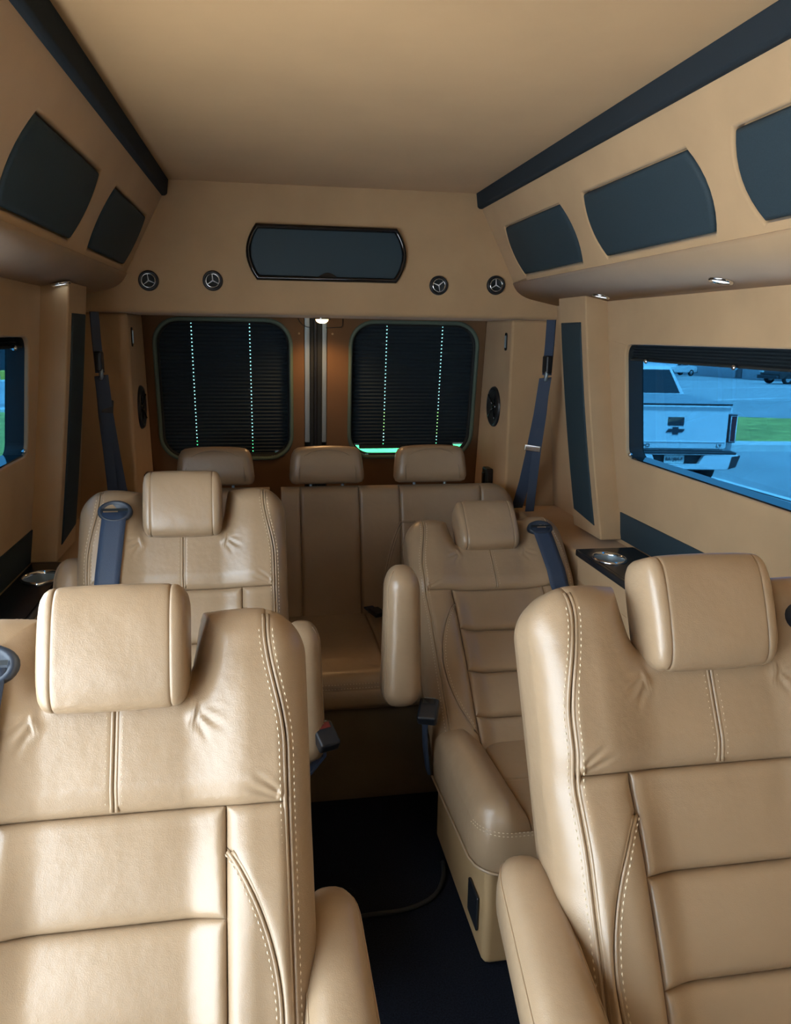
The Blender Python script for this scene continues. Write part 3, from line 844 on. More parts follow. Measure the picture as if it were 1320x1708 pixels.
# armrest, built along its own axis: rear end raised
def arm_mesh():
    st = 30; m = 24; v = []; f = []
    L = .49
    for i in range(st):
        q = 0.5 - 0.5 * math.cos(PI * i / (st - 1))
        y = -L / 2 + L * q
        e = min(q, 1 - q) * L; rr = .075
        k = math.sqrt(max(0, 1 - (1 - min(1, e / rr)) ** 2)); k = max(k, .02)
        hw = (.055 - .012 * q) * (.15 + .85 * k) if k > .03 else .004
        hh = (.056 + .004 * q) * k
        for j in range(m):
            a = 2 * PI * j / m; ca, sa = math.cos(a), math.sin(a)
            v.append(Vector((hw * math.copysign(abs(ca) ** .75, ca), y, hh * math.copysign(abs(sa) ** .8, sa))))
    for i in range(st - 1):
        for j in range(m): f.append((i * m + j, i * m + (j + 1) % m, (i + 1) * m + (j + 1) % m, (i + 1) * m + j))
    f.append(tuple(range(m))); f.append(tuple((st - 1) * m + j for j in range(m)))
    out = [mesh('armrest', v, f, True)]
    for j in (10, 2):
        out.append(mesh('armrest_welt', *tube_vf([v[i * m + j] for i in range(3, st - 3)], .0016, 6), smooth=True))
    return out
CH['arm'], CH['armwL'], CH['armwR'] = arm_mesh()
# pedestal and fittings
P('ped', box_me('pedestal', -.225, .225, -.395, .10, -9, -9))
def chair(label, cx, py, pz, deg, belt_side, arms, rz=0.0, buckle_x=.298):
    root = thing('captain_chair', label, 'chair', (cx, py, 0), rz, "tan leather captain's chairs")
    a = math.radians(deg); rx = (-a, 0, 0); pv = (0, 0, pz)
    def put(key, m='leather', rotv=rx, loc=pv, parent=root, name=None):
        return obj(name or CH[key].name.split('.')[0], CH[key], m, parent, loc=loc, rotv=rotv)
    sh = [put('shoulderR'), put('shoulderL')]
    bp = [put('panel%d' % k) for k in range(4)]
    put('bolsterR'); put('bolsterL'); put('insertR'); put('insertL'); put('sideR'); put('sideL')
    shell = put('shell')
    idl = dict(rotv=(0, 0, 0), loc=(0, 0, 0))
    s = put('stitch', 'stitch', parent=shell, **idl); s['kind'] = 'stuff'
    put('welt', 'leather', parent=shell, **idl)
    hr = put('head')
    put('gussetR', parent=hr, **idl); put('gussetL', parent=hr, **idl)
    flat = dict(rotv=(0, 0, 0))
    put('cush0', **flat); put('cush1', **flat); put('cbolR', **flat); put('cbolL', **flat)
    cb = put('cband', **flat); s = put('cstitch', 'stitch', parent=cb, **idl); s['kind'] = 'stuff'; put('cwelt', parent=cb, **idl)
    for sx_, dy, dz, tilt, yaw, k_ in arms:
        am = put('arm', rotv=(math.radians(tilt), 0, math.radians(yaw)), loc=(sx_, dy, pz + dz)); am.scale = (1, k_, 1)
        put('armwL', parent=am, **idl); put('armwR', parent=am, **idl)
    pd = obj('pedestal', box_me('pedestal', -.232, .232, -.385, .12, .0, pz - .098), 'vinyl', root, bevel=.02, segs=3)
    sw = obj('switch_panel', box_me('switch_panel', -.240, -.2325, -.345, -.265, .065, .155), 'black', pd, bevel=.004)
    # belt guide on the shoulder, webbing running down the back
    gs, gt = belt_side * (.180 if belt_side > 0 else .168), .682
    gn = float(back_n(np.array([gs]), np.array([gt]))[0])
    e = 1e-3
    nt = -(float(back_n(np.array([gs]), np.array([gt + .02]))[0]) - float(back_n(np.array([gs]), np.array([gt - .02]))[0])) / .04
    g = []
    rings = [(1.0, -.010), (1.0, .001), (.92, .006), (.78, .0065), (.66, .001), (.0, -.002)]
    v = []; f = []; m = 28
    for k, h in rings:
        for j in range(m):
            an = 2 * PI * j / m; ds, dt = .043 * k * math.cos(an), .030 * k * math.sin(an)
            nn = gn + h - abs(ds) * .0 - nt * dt
            v.append((gs + ds, -nn, gt + dt))
    for i in range(len(rings) - 1):
        for j in range(m): f.append((i * m + j, i * m + (j + 1) % m, (i + 1) * m + (j + 1) % m, (i + 1) * m + j))
    gd = obj('belt_guide', mesh('belt_guide', v, f, True), 'guide', root, loc=pv, rotv=rx)
    obj('guide_slot', mesh('guide_slot', [(gs - .032, -(gn + .0085 - nt * .006), gt + .006), (gs + .032, -(gn + .0085 - nt * .006), gt + .006), (gs + .032, -(gn + .010 + nt * .0), gt - .001), (gs - .032, -(gn + .010), gt - .001)], [(0, 1, 2, 3)]), 'rubber', gd)
    v = []; f = []
    N = 26
    for i in range(N):
        q = i / (N - 1); t = gt - .004 - q * (gt - .004 - .03); s0 = gs + belt_side * .050 * q
        for o_ in (-1, -.5, 0, .5, 1):
            ss = s0 + o_ * .030
            ns = float(np.max(back_n(np.array([s0 - .02, s0, s0 + .02]), np.array([t, t, t]))))
            nn = max(ns, gn + .004 if q < .06 else -9) + .004 - .001 * abs(o_)
            v.append((ss, -nn, t))
    for i in range(N - 1):
        for j in range(4): f.append((i * 5 + j, i * 5 + j + 1, (i + 1) * 5 + j + 1, (i + 1) * 5 + j))
    wb = obj('belt_webbing', mesh('belt_webbing', v, f, True), 'belt', root, loc=pv, rotv=rx)
    sm = wb.modifiers.new('solid', 'SOLIDIFY'); sm.thickness = .0015
    # buckle on the other side, on a stiff strap
    bs = -belt_side
    bk = obj('belt_buckle', box_me('belt_buckle', -.026, .026, -.016, .016, -.034, .034), 'black', root, bevel=.007, segs=3, loc=(bs * buckle_x, -.035, pz + .125), rotv=(math.radians(-62), 0, bs * math.radians(20)))
    obj('buckle_slot', box_me('buckle_slot', -.015, .015, -.012, .012, .0335, .0355), 'steel', bk)
    obj('release_button', box_me('release_button', -.016, .016, -.0180, -.0155, .012, .028), 'red' if buckle_x > .3 else 'gloss', bk, bevel=.002)
    sp = [(bs * buckle_x, -.015, pz + .115), (bs * buckle_x, .005, pz + .06), (bs * .292, .02, pz - .01), (bs * .28, .03, pz - .09)]
    v = []; f = []
    for p in sp:
        for o_ in (-1, 1):
            v.append((p[0] + o_ * .004, p[1] - .018, p[2])); v.append((p[0] + o_ * .004, p[1] + .018, p[2]))
    for i in range(len(sp) - 1):
        a_, b_ = i * 4, i * 4 + 4
        for x, y in ((0, 1), (1, 3), (3, 2), (2, 0)): f.append((a_ + x, a_ + y, b_ + y, b_ + x))
    obj('buckle_strap', mesh('buckle_strap', v, f), 'belt', root)
    return root

chair("tan leather captain's chair nearest on the left, cut off by the left frame edge", -.205, .751, .397, 28.9, -1, ((.290, .0425, .178, 8, 0, 1),))
chair("tan leather captain's chair nearest on the right, cut off by the right frame edge", .653, .715, .420, 27.9, 1, ((-.302, .0425, .203, 8, -5, 1),))
chair("tan leather captain's chair behind the front left one, blue belt over its left shoulder", -.202, 1.737, .386, 28.2, -1, ((.288, .015, .22, 86, 0, .72), (-.285, .24, .30, 60, 0, .85)), buckle_x=.338)
chair("reclined tan leather captain's chair in the right row behind, with its cushion visible", .717, 1.878, .359, 47.8, 1, ((-.368, .0, .326, 88, 0, .78),))

# ------------------------------------------------------------------ rear bench
bx0, bx1 = -.45, .968
bench = thing('rear_bench', 'wide tan leather bench seat across the rear below the blinded doors', 'bench', (CX, 2.75, 0))
BO = bench.location
ba = math.radians(11)
bw, bh = .967, .485
def bback_n(x0, x1, rl, rrr):
    def fn(s, t):
        d = bh - t
        xx_r = np.clip(s - (x1 - rrr), 0, None) if rrr else 0 * s
        yy = np.clip(t - (bh - max(rrr, .001)), 0, None)
        if rrr:
            dc = np.where((xx_r > 0) & (yy > 0), rrr - np.sqrt(xx_r ** 2 + yy ** 2), np.minimum(d, x1 - s))
        else: dc = d
        if rl:
            xl = np.clip((x0 + rl) - s, 0, None); yl = np.clip(t - (bh - rl), 0, None)
            dl = np.where((xl > 0) & (yl > 0), rl - np.sqrt(xl ** 2 + yl ** 2), np.minimum(d, s - x0)); dc = np.minimum(dc, dl)
        r = .03; q = np.clip(dc / r, 0, 1)
        return .0 - r * (1 - np.sqrt(np.clip(1 - (1 - q) ** 2, 0, 1))) + .010 * np.exp(-((t - .2) / .14) ** 2)
    return fn
def brot(o): o.rotation_euler = (-ba, 0, 0); o.location = (0, 0, .425); return o
for x0, x1, rl, rr_, cuts in ((.072, bx1, 0, .10, (.072, .140, .360, .514, .831, bx1)), (bx0, .030, .10, 0, (bx0, -.31, .030))):
    fn = bback_n(x0 - CX, x1 - CX, rl, rr_)
    def ttop(s, x0=x0 - CX, x1=x1 - CX, rl=rl, rr_=rr_):
        s = np.asarray(s, float); t = np.full(s.shape, bh)
        if rr_: q = np.clip(s - (x1 - rr_), 0, rr_); t = t - (rr_ - np.sqrt(np.clip(rr_ ** 2 - q * q, 0, None)))
        if rl: q = np.clip((x0 + rl) - s, 0, rl); t = t - (rl - np.sqrt(np.clip(rl ** 2 - q * q, 0, None)))
        return t
    for i in range(len(cuts) - 1):
        a, b = cuts[i] - CX, cuts[i + 1] - CX
        ed = ('L' if i > 0 else '') + ('R' if i < len(cuts) - 2 else '')
        brot(obj('backrest_panel', patch('backrest_panel', cst(a), cst(b), cst(-.04), ttop, fn, to_back, 26, 30, ed, .012, .009, .004), 'leather', bench))
    o2 = [(x0 - CX, -.06)]
    for s in np.concatenate([np.linspace(x0 - CX, x0 - CX + .1, 10), np.linspace(x1 - CX - .1, x1 - CX, 10)]): o2.append((float(s), float(ttop(s))))
    o2.append((x1 - CX, -.06)); o2 = list(reversed(o2))
    v = []; f = []; n = len(o2); rg = [(inset(o2, .003), -.020), (o2, -.04), (o2, -.11), (inset(o2, .015), -.13)]
    for q, nn in rg: v += [(a, -nn, b) for a, b in q]
    for i in range(3):
        for k in range(n): f.append((i * n + k, i * n + (k + 1) % n, (i + 1) * n + (k + 1) % n, (i + 1) * n + k))
    for t in tessellate_polygon([[Vector((p[0], p[1], 0)) for p in rg[-1][0]]]): f.append(tuple(3 * n + i for i in t))
    brot(obj('backrest_shell', mesh('backrest_shell', v, f, True), 'leather', bench))
# curved bolster welt on the right seat of the bench
ta = np.linspace(0, 1, 40)
cs = .515 - CX - .078 * np.sin(PI * ta * .5) ** .8; ctt = .345 - .33 * ta
bulge = lambda t: .0105 * math.exp(-((t - .2) / .14) ** 2) + .001
pp = [(float(a), -bulge(float(b)), float(b)) for a, b in zip(cs, ctt)]
brot(obj('bolster_welt', tube_me('bolster_welt', [(x + .010, y, z + .002) for x, y, z in pp[2:]], .003, 6), 'leather', bench))
brot(obj('bolster_welt', tube_me('bolster_welt', pp, .004, 6), 'leather', bench))
cs2 = np.linspace(.515 - CX, .57 - CX, 8); brot(obj('bolster_welt', tube_me('bolster_welt', [(float(a), -.007, .345) for a in cs2], .004, 6), 'leather', bench))
# seat cushion panels with a rolled front
def bseat_n(s, y):
    d = y + .555; r = .045; q = np.clip(d / r, 0, 1)
    return .0 - r * (1 - np.sqrt(np.clip(1 - (1 - q) ** 2, 0, 1))) + .012 * np.exp(-((y + .3) / .2) ** 2)
for cuts in ((.072, .375, .64, bx1), (bx0, -.21, .030)):
    for i in range(len(cuts) - 1):
        a, b = cuts[i] - CX, cuts[i + 1] - CX
        ed = ('L' if i > 0 else '') + ('R' if i < len(cuts) - 2 else '')
        o = obj('seat_panel', patch('seat_panel', cst(a), cst(b), cst(-.555), cst(.02), bseat_n, to_cush, 26, 40, ed, .012, .009), 'leather', bench, loc=(0, 0, .428))
    a, b = cuts[0] - CX, cuts[-1] - CX
    v = []; f = []
    pr = [(-.555, .386), (-.561, .375), (-.563, .345), (-.556, .325), (-.53, .318)]
    for x in (a, b):
        for y, z in pr: v.append((x, y, z))
    for k in range(4): f.append((k, k + 1, 5 + k + 1, 5 + k))
    obj('cushion_front', mesh('cushion_front', v, f, True), 'leather', bench)
    sv, sf = [], []
    for zz, yy in ((.4055, -.5495), (.394, -.5545)):
        A_, B_ = stitches_vf([(a + (b - a) * i / 60, yy - .0012, zz) for i in range(61)], [(0, -1, .6)] * 61); o = len(sv); sv += A_; sf += [tuple(i + o for i in q) for q in B_]
    st = obj('front_stitching', mesh('front_stitching', sv, sf), 'stitch', bench); st['kind'] = 'stuff'
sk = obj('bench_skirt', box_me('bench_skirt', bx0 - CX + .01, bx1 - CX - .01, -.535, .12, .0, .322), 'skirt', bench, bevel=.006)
# bench headrests, three, on posts
for x in (-.163, .242, .638):
    v = []; f = []; st = 17; m = 28
    hw = .142; z0, z1 = .487, .630
    for i in range(st):
        q = -1 + 2 * i / (st - 1); s = hw * math.sin(q * PI / 2)
        e = 1 - abs(math.sin(q * PI / 2)); k = math.sqrt(max(0, 1 - (1 - min(1, e / .16)) ** 2)); k = max(k, .05)
        arch = .016 * (1 - math.cos(q * PI / 2)) 
        for j in range(m):
            a = 2 * PI * j / m; ca, sa = math.cos(a), math.sin(a)
            y = .052 * (.35 + .65 * k) * math.copysign(abs(ca) ** .55, ca); z = (z0 + z1) / 2 + (z1 - z0) / 2 * (.55 + .45 * k) * math.copysign(abs(sa) ** .5, sa)
            if sa > 0: z -= arch
            sp_ = 1 - .10 * max(0, (z - z0) / (z1 - z0))
            v.append((s * sp_, y, z))
    for i in range(st - 1):
        for j in range(m): f.append((i * m + j, i * m + (j + 1) % m, (i + 1) * m + (j + 1) % m, (i + 1) * m + j))
    f.append(tuple(range(m))); f.append(tuple((st - 1) * m + j for j in range(m)))
    h = obj('headrest', mesh('headrest', v, f, True), 'leather', bench, loc=(x - CX, .035, .425), rotv=(-ba, 0, 0))
    ar = [(.098 * math.cos(PI - PI * i / 20), -.0475 - .004 * math.sin(PI * i / 20), .565 + .048 * math.sin(PI * i / 20)) for i in range(21)]
    ar = [(-.105, -.0525, .50), (-.104, -.053, .54)] + ar + [(.104, -.053, .54), (.105, -.0525, .50)]
    obj('headrest_seam', tube_me('headrest_seam', ar, .0022, 6), 'leather', h)
    for sgn in (-1, 1): obj('headrest_post', tube_me('headrest_post', [(sgn * .06, .01, .46), (sgn * .06, .01, .50)], .006, 8), 'steel', h)
# black buckle tongue lying at the bench joint
bk = thing('bench_buckle', 'black belt buckle lying in the crease of the rear bench', 'buckle', (.405, 2.67, .452), .3)
obj('buckle_case', box_me('buckle_case', -.022, .022, -.035, .035, .0, .018), 'black', bk, bevel=.005)
obj('buckle_web', box_me('buckle_web', -.018, .018, .03, .075, .002, .008), 'belt', bk)

# ------------------------------------------------------------------ hanging belts by the rear pillars
def ribbon(pts, w, wdir, th=.002):
    wd_ = Vector(wdir).normalized(); v = []; f = []
    P_ = [Vector(p) for p in pts]
    for i, p in enumerate(P_):
        t = (P_[min(i + 1, len(P_) - 1)] - P_[max(i - 1, 0)]).normalized(); nn = t.cross(wd_).normalized() * th
        v += [p - wd_ * w - nn, p + wd_ * w - nn, p + wd_ * w + nn, p - wd_ * w + nn]
    for i in range(len(P_) - 1):
        a, b = 4 * i, 4 * i + 4
        for x, y in ((0, 1), (1, 2), (2, 3), (3, 0)): f.append((a + x, a + y, b + y, b + x))
    f.append((0, 3, 2, 1)); n = 4 * len(P_) - 4; f.append((n, n + 1, n + 2, n + 3))
    return v, f
for side, nm in ((1, 'right'), (-1, 'left')):
    b = thing('hanging_seat_belt', 'dark seat belt hanging behind the %s pillar by the rear corner' % nm, 'seat belt', (sx(1.04, side), 2.76, 1.30), 0, 'rear corner seat belts')
    O = b.location
    q = lambda pts: [(sx(x, side) - O.x, y - O.y, z - O.z) for x, y, z in pts]
    wdv = (side * .75, -.35, .1) if side > 0 else (.75, .35, .1)
    obj('upper_webbing', mesh('upper_webbing', *ribbon(q([(1.045, 2.755, 1.512), (1.044, 2.757, 1.42), (1.04, 2.758, 1.315)]), .020, (.5 * side, -.85, 0))), 'belt', b)
    obj('anchor_loop', tube_me('anchor_loop', q([(1.032, 2.74, 1.325), (1.04, 2.765, 1.332), (1.044, 2.785, 1.32), (1.04, 2.765, 1.295), (1.032, 2.742, 1.302)]), .006, 8, True), 'steel', b)
    obj('anchor_cover', box_me('anchor_cover', -.012, .012, -.026, .022, .02, .085), 'black', b, bevel=.006)
    obj('lower_webbing', mesh('lower_webbing', *ribbon(q([(1.038, 2.765, 1.305), (1.036, 2.80, 1.17), (1.030, 2.842, 1.035), (1.022, 2.885, .90), (1.01, 2.93, .78)]), .0225, wdv)), 'belt', b)
    obj('return_webbing', mesh('return_webbing', *ribbon(q([(1.043, 2.775, 1.305), (1.046, 2.80, 1.17), (1.044, 2.830, 1.035), (1.042, 2.85, .90), (1.04, 2.865, .78)]), .017, wdv)), 'belt', b)
    if side > 0:
        obj('belt_tongue', box_me('belt_tongue', -.030, .030, -.006, .006, -.012, .012), 'chrome', b, bevel=.003, loc=q([(1.028, 2.835, 1.035)])[0], rotv=(0, .1, -.4))
    else:
        obj('belt_tongue', box_me('belt_tongue', -.020, .020, -.006, .006, -.022, .022), 'black', b, bevel=.003, loc=q([(1.032, 2.80, 1.20)])[0], rotv=(0, .1, .4))

# black lead lying across the aisle carpet
cp = [(.02, 1.66, .006), (.12, 1.68, .006), (.24, 1.695, .006), (.34, 1.70, .006), (.42, 1.735, .007), (.462, 1.80, .009), (.475, 1.86, .012)]
def spline(pts, n=40):
    out = []; P_ = [Vector(p) for p in pts]
    for i in range(n):
        u = i / (n - 1) * (len(P_) - 1); k = min(int(u), len(P_) - 2); t = u - k
        p0, p1, p2, p3 = P_[max(k - 1, 0)], P_[k], P_[k + 1], P_[min(k + 2, len(P_) - 1)]
        out.append(.5 * ((2 * p1) + (p2 - p0) * t + (2 * p0 - 5 * p1 + 4 * p2 - p3) * t * t + (3 * p1 - p0 - 3 * p2 + p3) * t ** 3))
    return out
tag(obj('floor_cable', tube_me('floor_cable', spline(cp), .006, 8), 'rubber'), 'dark cable lying across the aisle carpet beside the reclined chair', 'cable')

# ------------------------------------------------------------------ outside
G = -.90
def gz(y): return G - .034 * max(0.0, y - 26.0)
gv = [(x, y, gz(y)) for y in (-120, 26, 260) for x in (-220, 220)]
struct(obj('ground', mesh('ground', gv, [(0, 1, 3, 2), (2, 3, 5, 4)]), 'asphalt'))
def slab(name, pts, z0, z1, m): return struct(obj(name, plate(name, pts, [], lambda x, y: (x, y, z0), (0, 0, z1 - z0)), m))
kf = 2.35 / 2.2
def gp(x, y): return (x * kf, y * kf)
# road across the view, its lines, kerb, verge
rd = Vector((1.0, .27)).normalized() if False else None
struct(obj('road', plate('road', [(-40, 26.2), (70, 32), (70, 70), (-40, 62)], [], lambda x, y: (x, y, gz(y)), (0, 0, .012)), 'road'))
slab('verge_grass', [(9.4, 16.0), (24, 14.2), (26, 19.0), (15.6, 21.4), (11.2, 23.3), (8.8, 23.7), (4, 24.6), (2, 18.0)], G, G + .05, 'grass')
slab('kerb', [(1.0, 17.4), (9.4, 15.35), (24, 13.5), (24, 14.2), (9.4, 16.0), (1.5, 18.2)], G, G + .14, 'concrete')
def strip(a, b, w, name='road_line'):
    a, b = Vector(a), Vector(b); t = (b - a).normalized(); nn = Vector((-t.y, t.x)) * w / 2
    q = [tuple(a - nn), tuple(b - nn), tuple(b + nn), tuple(a + nn)]
    struct(obj(name, plate(name, q, [], lambda x, y: (x, y, gz(y) + .012), (0, 0, .008)), 'line'))
strip((10, 26.7), (34, 36.6), .22, 'road_line')
strip((14, 40.2), (60, 58.3), .30, 'road_line')
strip((25, 64.0), (62, 69.6), .45, 'road_edge')
strip(gp(7.20, 11.75), gp(7.36, 9.5), .12, 'parking_line')
# rear lawn behind the doors, and grass on the left
slab('verge_grass', [(-30, 17.5), (-3.4, 15.4), (-3.4, 24), (-30, 26)], G, G + .04, 'grass')
slab('kerb', [(-30, 24.0), (-3.4, 24.0), (-3.4, 24.4), (-30, 26.4)], G, G + .12, 'concrete')
slab('lawn', [(-3.2, 15.0), (6.2, 14.2), (5.0, 17.7), (-3.2, 17.9)], G, G + .04, 'lawn')
bl = thing('warehouse', 'long pale metal building far behind the road with a dark doorway', 'building', (58, 92.5, -3.2), math.radians(70.3))
obj('wall', box_me('wall', -30, 42, -8, 0, -3, 7), 'bldg', bl)
obj('roof', box_me('roof', -30.3, 42.3, -8.3, .3, 7, 7.3), 'steel', bl)
obj('doorway', box_me('doorway', -11.2, -8.4, -.02, .06, -.3, 2.1), 'ink', bl)
bl2 = thing('shop_building', 'distant blue-grey building seen through the left side window', 'building', (-22, 62, gz(62)), .32)
obj('wall', box_me('wall', -14, 14, 0, 8, 0, 4.6), 'bldg', bl2)
obj('fascia', box_me('fascia', -14, 14, -.2, 0, 2.6, 4.4), 'steel', bl2)
for k in range(5): obj('shop_window', box_me('shop_window', -12 + 5 * k, -8.5 + 5 * k, -.08, .02, .3, 2.3), 'carglass', bl2)
for k, (x, y) in enumerate(((-17.0, 57.0), (-19.2, 57.0))):
    bo = thing('bollard', ('nearer' if k else 'farther') + ' yellow bollard before the building seen through the left window' if False else ('right-hand' if k == 0 else 'left-hand') + ' yellow bollard before the building seen through the left window', 'bollard', (x, y, gz(y)), 0, 'yellow bollards')
    obj('post', lathe_me('post', [(0, .75), (.14, .73), (.18, .66), (.18, 0)], 12), 'yellow', bo)
    obj('base', lathe_me('base', [(.16, .12), (.3, .10), (.32, 0)], 12), 'concrete', bo)

def text_me(body, size):
    cu = bpy.data.curves.new('text', 'FONT'); cu.body = body; cu.size = size; cu.extrude = .004; cu.align_x = 'CENTER'; cu.align_y = 'CENTER'
    o = bpy.data.objects.new('text', cu); C.objects.link(o)
    dg = bpy.context.evaluated_depsgraph_get(); dg.update()
    me = bpy.data.meshes.new_from_object(o.evaluated_get(dg), depsgraph=dg)
    bpy.data.objects.remove(o); bpy.data.curves.remove(cu)
    return me

def wheel(parent, x, y, r, w, axis='x'):
    t = lathe_me('tyre', [(r * .62, -w / 2), (r * .94, -w / 2), (r, -w * .32), (r, w * .32), (r * .94, w / 2), (r * .62, w / 2)], 28)
    ro = (0, PI / 2, 0) if axis == 'x' else (PI / 2, 0, 0)
    o = obj('wheel', t, 'tyre', parent, loc=(x, y, r), rotv=ro)
    obj('rim', lathe_me('rim', [(0, w * .30), (r * .2, w * .36), (r * .5, w * .30), (r * .63, w * .42), (r * .63, -w * .42), (r * .5, -w * .30), (0, -w * .30)], 20), 'alloy', o)

# white pickup parked with its tail towards the van
tk = thing('pickup_truck', 'white pickup truck parked tail-on outside the right window, with plate and bow-tie badge', 'truck', (6.30, 11.07, G), -math.atan2(.17, .985))
bw_ = .94
prof = [(-bw_, .62), (-bw_ + .02, 1.15), (-bw_ + .05, 1.33), (-bw_ + .10, 1.355), (bw_ - .10, 1.355), (bw_ - .05, 1.33), (bw_ - .02, 1.15), (bw_, .62)]
obj('bed', plate('bed', prof, [], lambda x, z: (x, .07, z), (0, 2.0, 0)), 'white', tk, bevel=.03)
obj('chassis', box_me('chassis', -.80, .80, .35, 5.3, .30, .64), 'bumperblk', tk)
tg = obj('tailgate', plate('tailgate', rrect(-.80, .80, .705, 1.350, .03), [], lambda x, z: (x, .0, z), (0, .08, 0)), 'white', tk, bevel=.015, segs=3)
obj('tailgate_crease', box_me('tailgate_crease', -.78, .78, -.012, .01, .800, .815), 'white', tg, bevel=.004)
obj('tailgate_lip', box_me('tailgate_lip', -.80, .80, -.035, .05, 1.335, 1.365), 'white', tg, bevel=.01)
hd_ = obj('tailgate_handle', plate('tailgate_handle', rrect(-.125, .125, 1.055, 1.185, .015), [], lambda x, z: (x, -.006, z), (0, .02, 0)), 'bumperblk', tg)
obj('rear_camera', box_me('rear_camera', .07, .115, -.014, -.004, 1.065, 1.12), 'ink', tg)
bt = [(-.145, -.022), (-.105, .028), (-.045, .028), (-.045, .058), (.045, .058), (.045, .028), (.145, .028), (.105, -.022), (.045, -.022), (.045, -.055), (-.045, -.055), (-.045, -.022)]
obj('bow_tie_badge', plate('bow_tie_badge', bt, [], lambda x, z: (x, -.012, z + .975), (0, .012, 0)), 'ink', tg)
for body, sz, x, z in (('SILVERADO', .070, -.375, .748), ('LT', .060, .735, .748)):
    tm = text_me(body, sz); right = max(q.co.x for q in tm.vertices) * 1.35
    lt = obj('tailgate_lettering', tm, 'ink', tg, loc=(x - right, -.006, z), rotv=(PI / 2, 0, 0)); lt.scale = (1.35, 1, 1)
obj('bed_cover', plate('bed_cover', [(-.86, 0.02), (.86, 0.02), (.86, 2.05), (-.86, 2.05)], [], lambda x, y: (x, y, 1.362 + .0 * y), (0, 0, .035)), 'tonneau', tk, bevel=.012)
obj('cover_edge', box_me('cover_edge', -.84, .84, -.02, .03, 1.372, 1.392), 'bumperblk', tk)
# bumper
bpv = [(-.96, .63), (.96, .63), (.97, .60), (.90, .46), (.83, .395), (-.83, .395), (-.90, .46), (-.97, .60)]
cut = [(-.36, .615), (.44, .615), (.36, .475), (-.30, .475)]
bp = obj('rear_bumper', plate('rear_bumper', bpv, [cut], lambda x, z: (x, -.13, z), (0, .20, 0)), 'white', tk, bevel=.012)
obj('step_pad', box_me('step_pad', -.93, .93, -.12, .10, .615, .665), 'bumperblk', bp, bevel=.008)
obj('plate_recess', plate('plate_recess', [(-.40, .63), (.48, .63), (.40, .46), (-.34, .46)], [], lambda x, z: (x, -.03, z), (0, .02, 0)), 'bumperblk', bp)
for sg in (-1, 1):
    obj('corner_step', plate('corner_step', [(sg * .82, .41), (sg * .86, .60), (sg * .985, .62), (sg * .93, .44)], [], lambda x, z: (x, -.140, z), (0, .16, 0)), 'bumperblk', bp)
lp_ = obj('licence_plate', plate('licence_plate', rrect(-.16, .15, .480, .625, .008), [], lambda x, z: (x, -.075, z), (0, .006, 0)), 'plate', tk)
obj('plate_number', text_me('BA1J8A-F', .068), 'ink', lp_, loc=(-.005, -.078, .545), rotv=(PI / 2, 0, 0))
for sg in (-1, 1):
    tl = obj('tail_lamp', box_me('tail_lamp', min(sg * .815, sg * .935), max(sg * .815, sg * .935), -.02, .16, .80, 1.235), 'ink', tk, bevel=.012)
    obj('lamp_lens', box_me('lamp_lens', min(sg * .845, sg * .922), max(sg * .845, sg * .922), -.026, -.018, 1.02, 1.20), 'tail', tl, bevel=.004)
    obj('lamp_lens', box_me('lamp_lens', min(sg * .845, sg * .922), max(sg * .845, sg * .922), -.026, -.018, .83, 1.01), 'tail', tl, bevel=.004)
    obj('lamp_surround', tube_me('lamp_surround', [(sg * .838, -.024, .822), (sg * .838, -.024, 1.212), (sg * .925, -.024, 1.212), (sg * .925, -.024, .822)], .007, 6, True), 'white', tl)
# cab
cv = []; lo_, hi_ = 1.0, 1.885
for (y, hw0, z) in ((2.15, .93, .64), (2.15, .92, 1.36), (2.42, .70, 1.86), (2.6, .68, 1.90), (3.6, .68, 1.90), (4.25, .84, 1.40), (4.4, .92, 1.30), (4.4, .93, .64)):
    cv += [(-hw0, y, z), (hw0, y, z)]
cf = [(2 * i, 2 * i + 1, 2 * i + 3, 2 * i + 2) for i in range(7)] + [(14, 15, 1, 0), tuple(range(0, 16, 2)), tuple(range(15, -1, -2))]
obj('cab', mesh('cab', cv, cf), 'white', tk, bevel=.04, segs=3)
rw = [(-.80, 2.185, 1.40), (.80, 2.185, 1.40), (.655, 2.40, 1.80), (-.655, 2.40, 1.80)]
off = Vector((0, -.02, .01))
obj('rear_window', mesh('rear_window', [Vector(p) + off for p in rw] + [Vector(p) - off for p in rw], [(0, 1, 2, 3), (7, 6, 5, 4), (0, 4, 5, 1), (1, 5, 6, 2), (2, 6, 7, 3), (3, 7, 4, 0)]), 'carglass', tk)
for sg in (-1, 1):
    sw_ = [(sg * .935, 2.35, 1.40), (sg * .935, 4.05, 1.40), (sg * .72, 3.55, 1.80), (sg * .735, 2.62, 1.80)]
    obj('side_window', mesh('side_window', sw_ + [(x - sg * .06, y, z) for x, y, z in sw_], [(0, 1, 2, 3), (7, 6, 5, 4), (0, 4, 5, 1), (1, 5, 6, 2), (2, 6, 7, 3), (3, 7, 4, 0)]), 'carglass', tk)
    wheel(tk, sg * .80, 1.0, .40, .28); wheel(tk, sg * .80, 4.75, .40, .28)
obj('bonnet', box_me('bonnet', -.90, .90, 4.35, 5.7, .55, 1.22), 'white', tk, bevel=.06, segs=3)

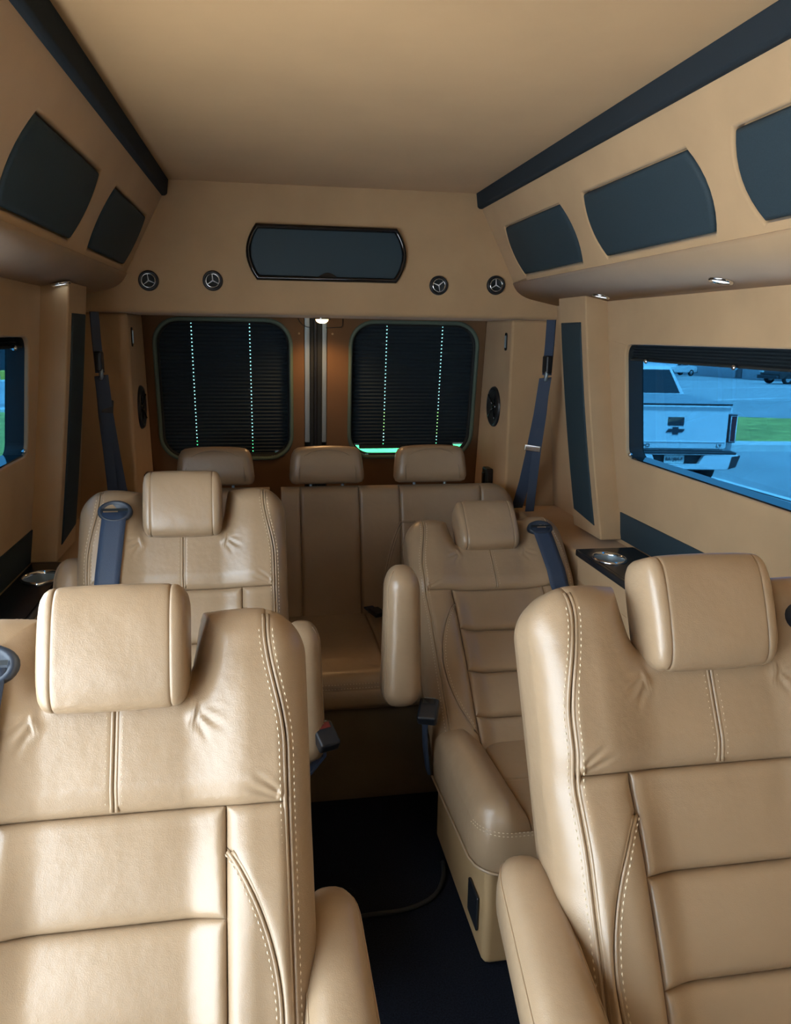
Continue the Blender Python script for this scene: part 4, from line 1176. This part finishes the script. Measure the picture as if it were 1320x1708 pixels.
def far_car(name, label, cat, loc, rz, paint, kind, grp=None):
    t = thing(name, label, cat, loc, rz, grp)
    L, w = 5.0, .95
    side = {'pickup': [(-2.6, .45), (-2.6, 1.15), (-.95, 1.18), (-.85, 1.78), (.55, 1.80), (1.15, 1.25), (2.35, 1.12), (2.5, .85), (2.5, .40)],
            'suv': [(-2.3, .42), (-2.35, 1.05), (-2.05, 1.72), (.35, 1.76), (1.05, 1.20), (2.15, 1.05), (2.35, .80), (2.3, .38)]}[kind]
    obj('body', plate('body', side, [], lambda x, z: (x, -w, z), (0, 2 * w, 0)), paint, t, bevel=.08, segs=2)
    wins = {'pickup': [[(-.78, 1.28), (-.74, 1.68), (-.15, 1.70), (-.15, 1.28)], [(-.05, 1.28), (-.05, 1.70), (.50, 1.70), (.95, 1.28)]],
            'suv': [[(-1.95, 1.2), (-1.85, 1.62), (-.75, 1.64), (-.75, 1.2)], [(-.65, 1.2), (-.65, 1.64), (.28, 1.65), (.80, 1.2)]]}[kind]
    for wv in wins:
        obj('side_window', plate('side_window', wv, [], lambda x, z: (x, -w - .012, z), (0, .03, 0)), 'carglass', t)
        obj('side_window', plate('side_window', wv, [], lambda x, z: (x, w - .018, z), (0, .03, 0)), 'carglass', t)
    for x in (-1.55, 1.55):
        for y in (-.84, .84): wheel(t, x, y, .38, .26, 'y')
    obj('front_lamp', box_me('front_lamp', 2.30, 2.46, -.85, -.55, .78, .98), 'plate', t)
    obj('front_bumper', box_me('front_bumper', 2.36, 2.58, -.93, .93, .38, .62), 'bumperblk', t, bevel=.04)
    return t
fp = far_car('far_pickup', 'white pickup parked far across the road, nose to the right', 'truck', (55.3, 98.4, gz(98.4) + .02), math.radians(15.5), 'white', 'pickup'); fp.scale = (1.12, 1.12, 1.10)
fc = far_car('parked_car', 'white car parked far across the road, left of the far pickup', 'car', (48.6, 99.5, gz(99.5) + .02), math.radians(15), 'white', 'suv'); fc.scale = (1.15, 1.15, 1.15)
fs = far_car('dark_suv', 'dark suv driving along the road beyond the grass verge', 'car', (42.7, 57.2, gz(57.2) + .02), math.radians(187), 'darkpaint', 'suv'); fs.scale = (1.15, 1.15, 1.15)
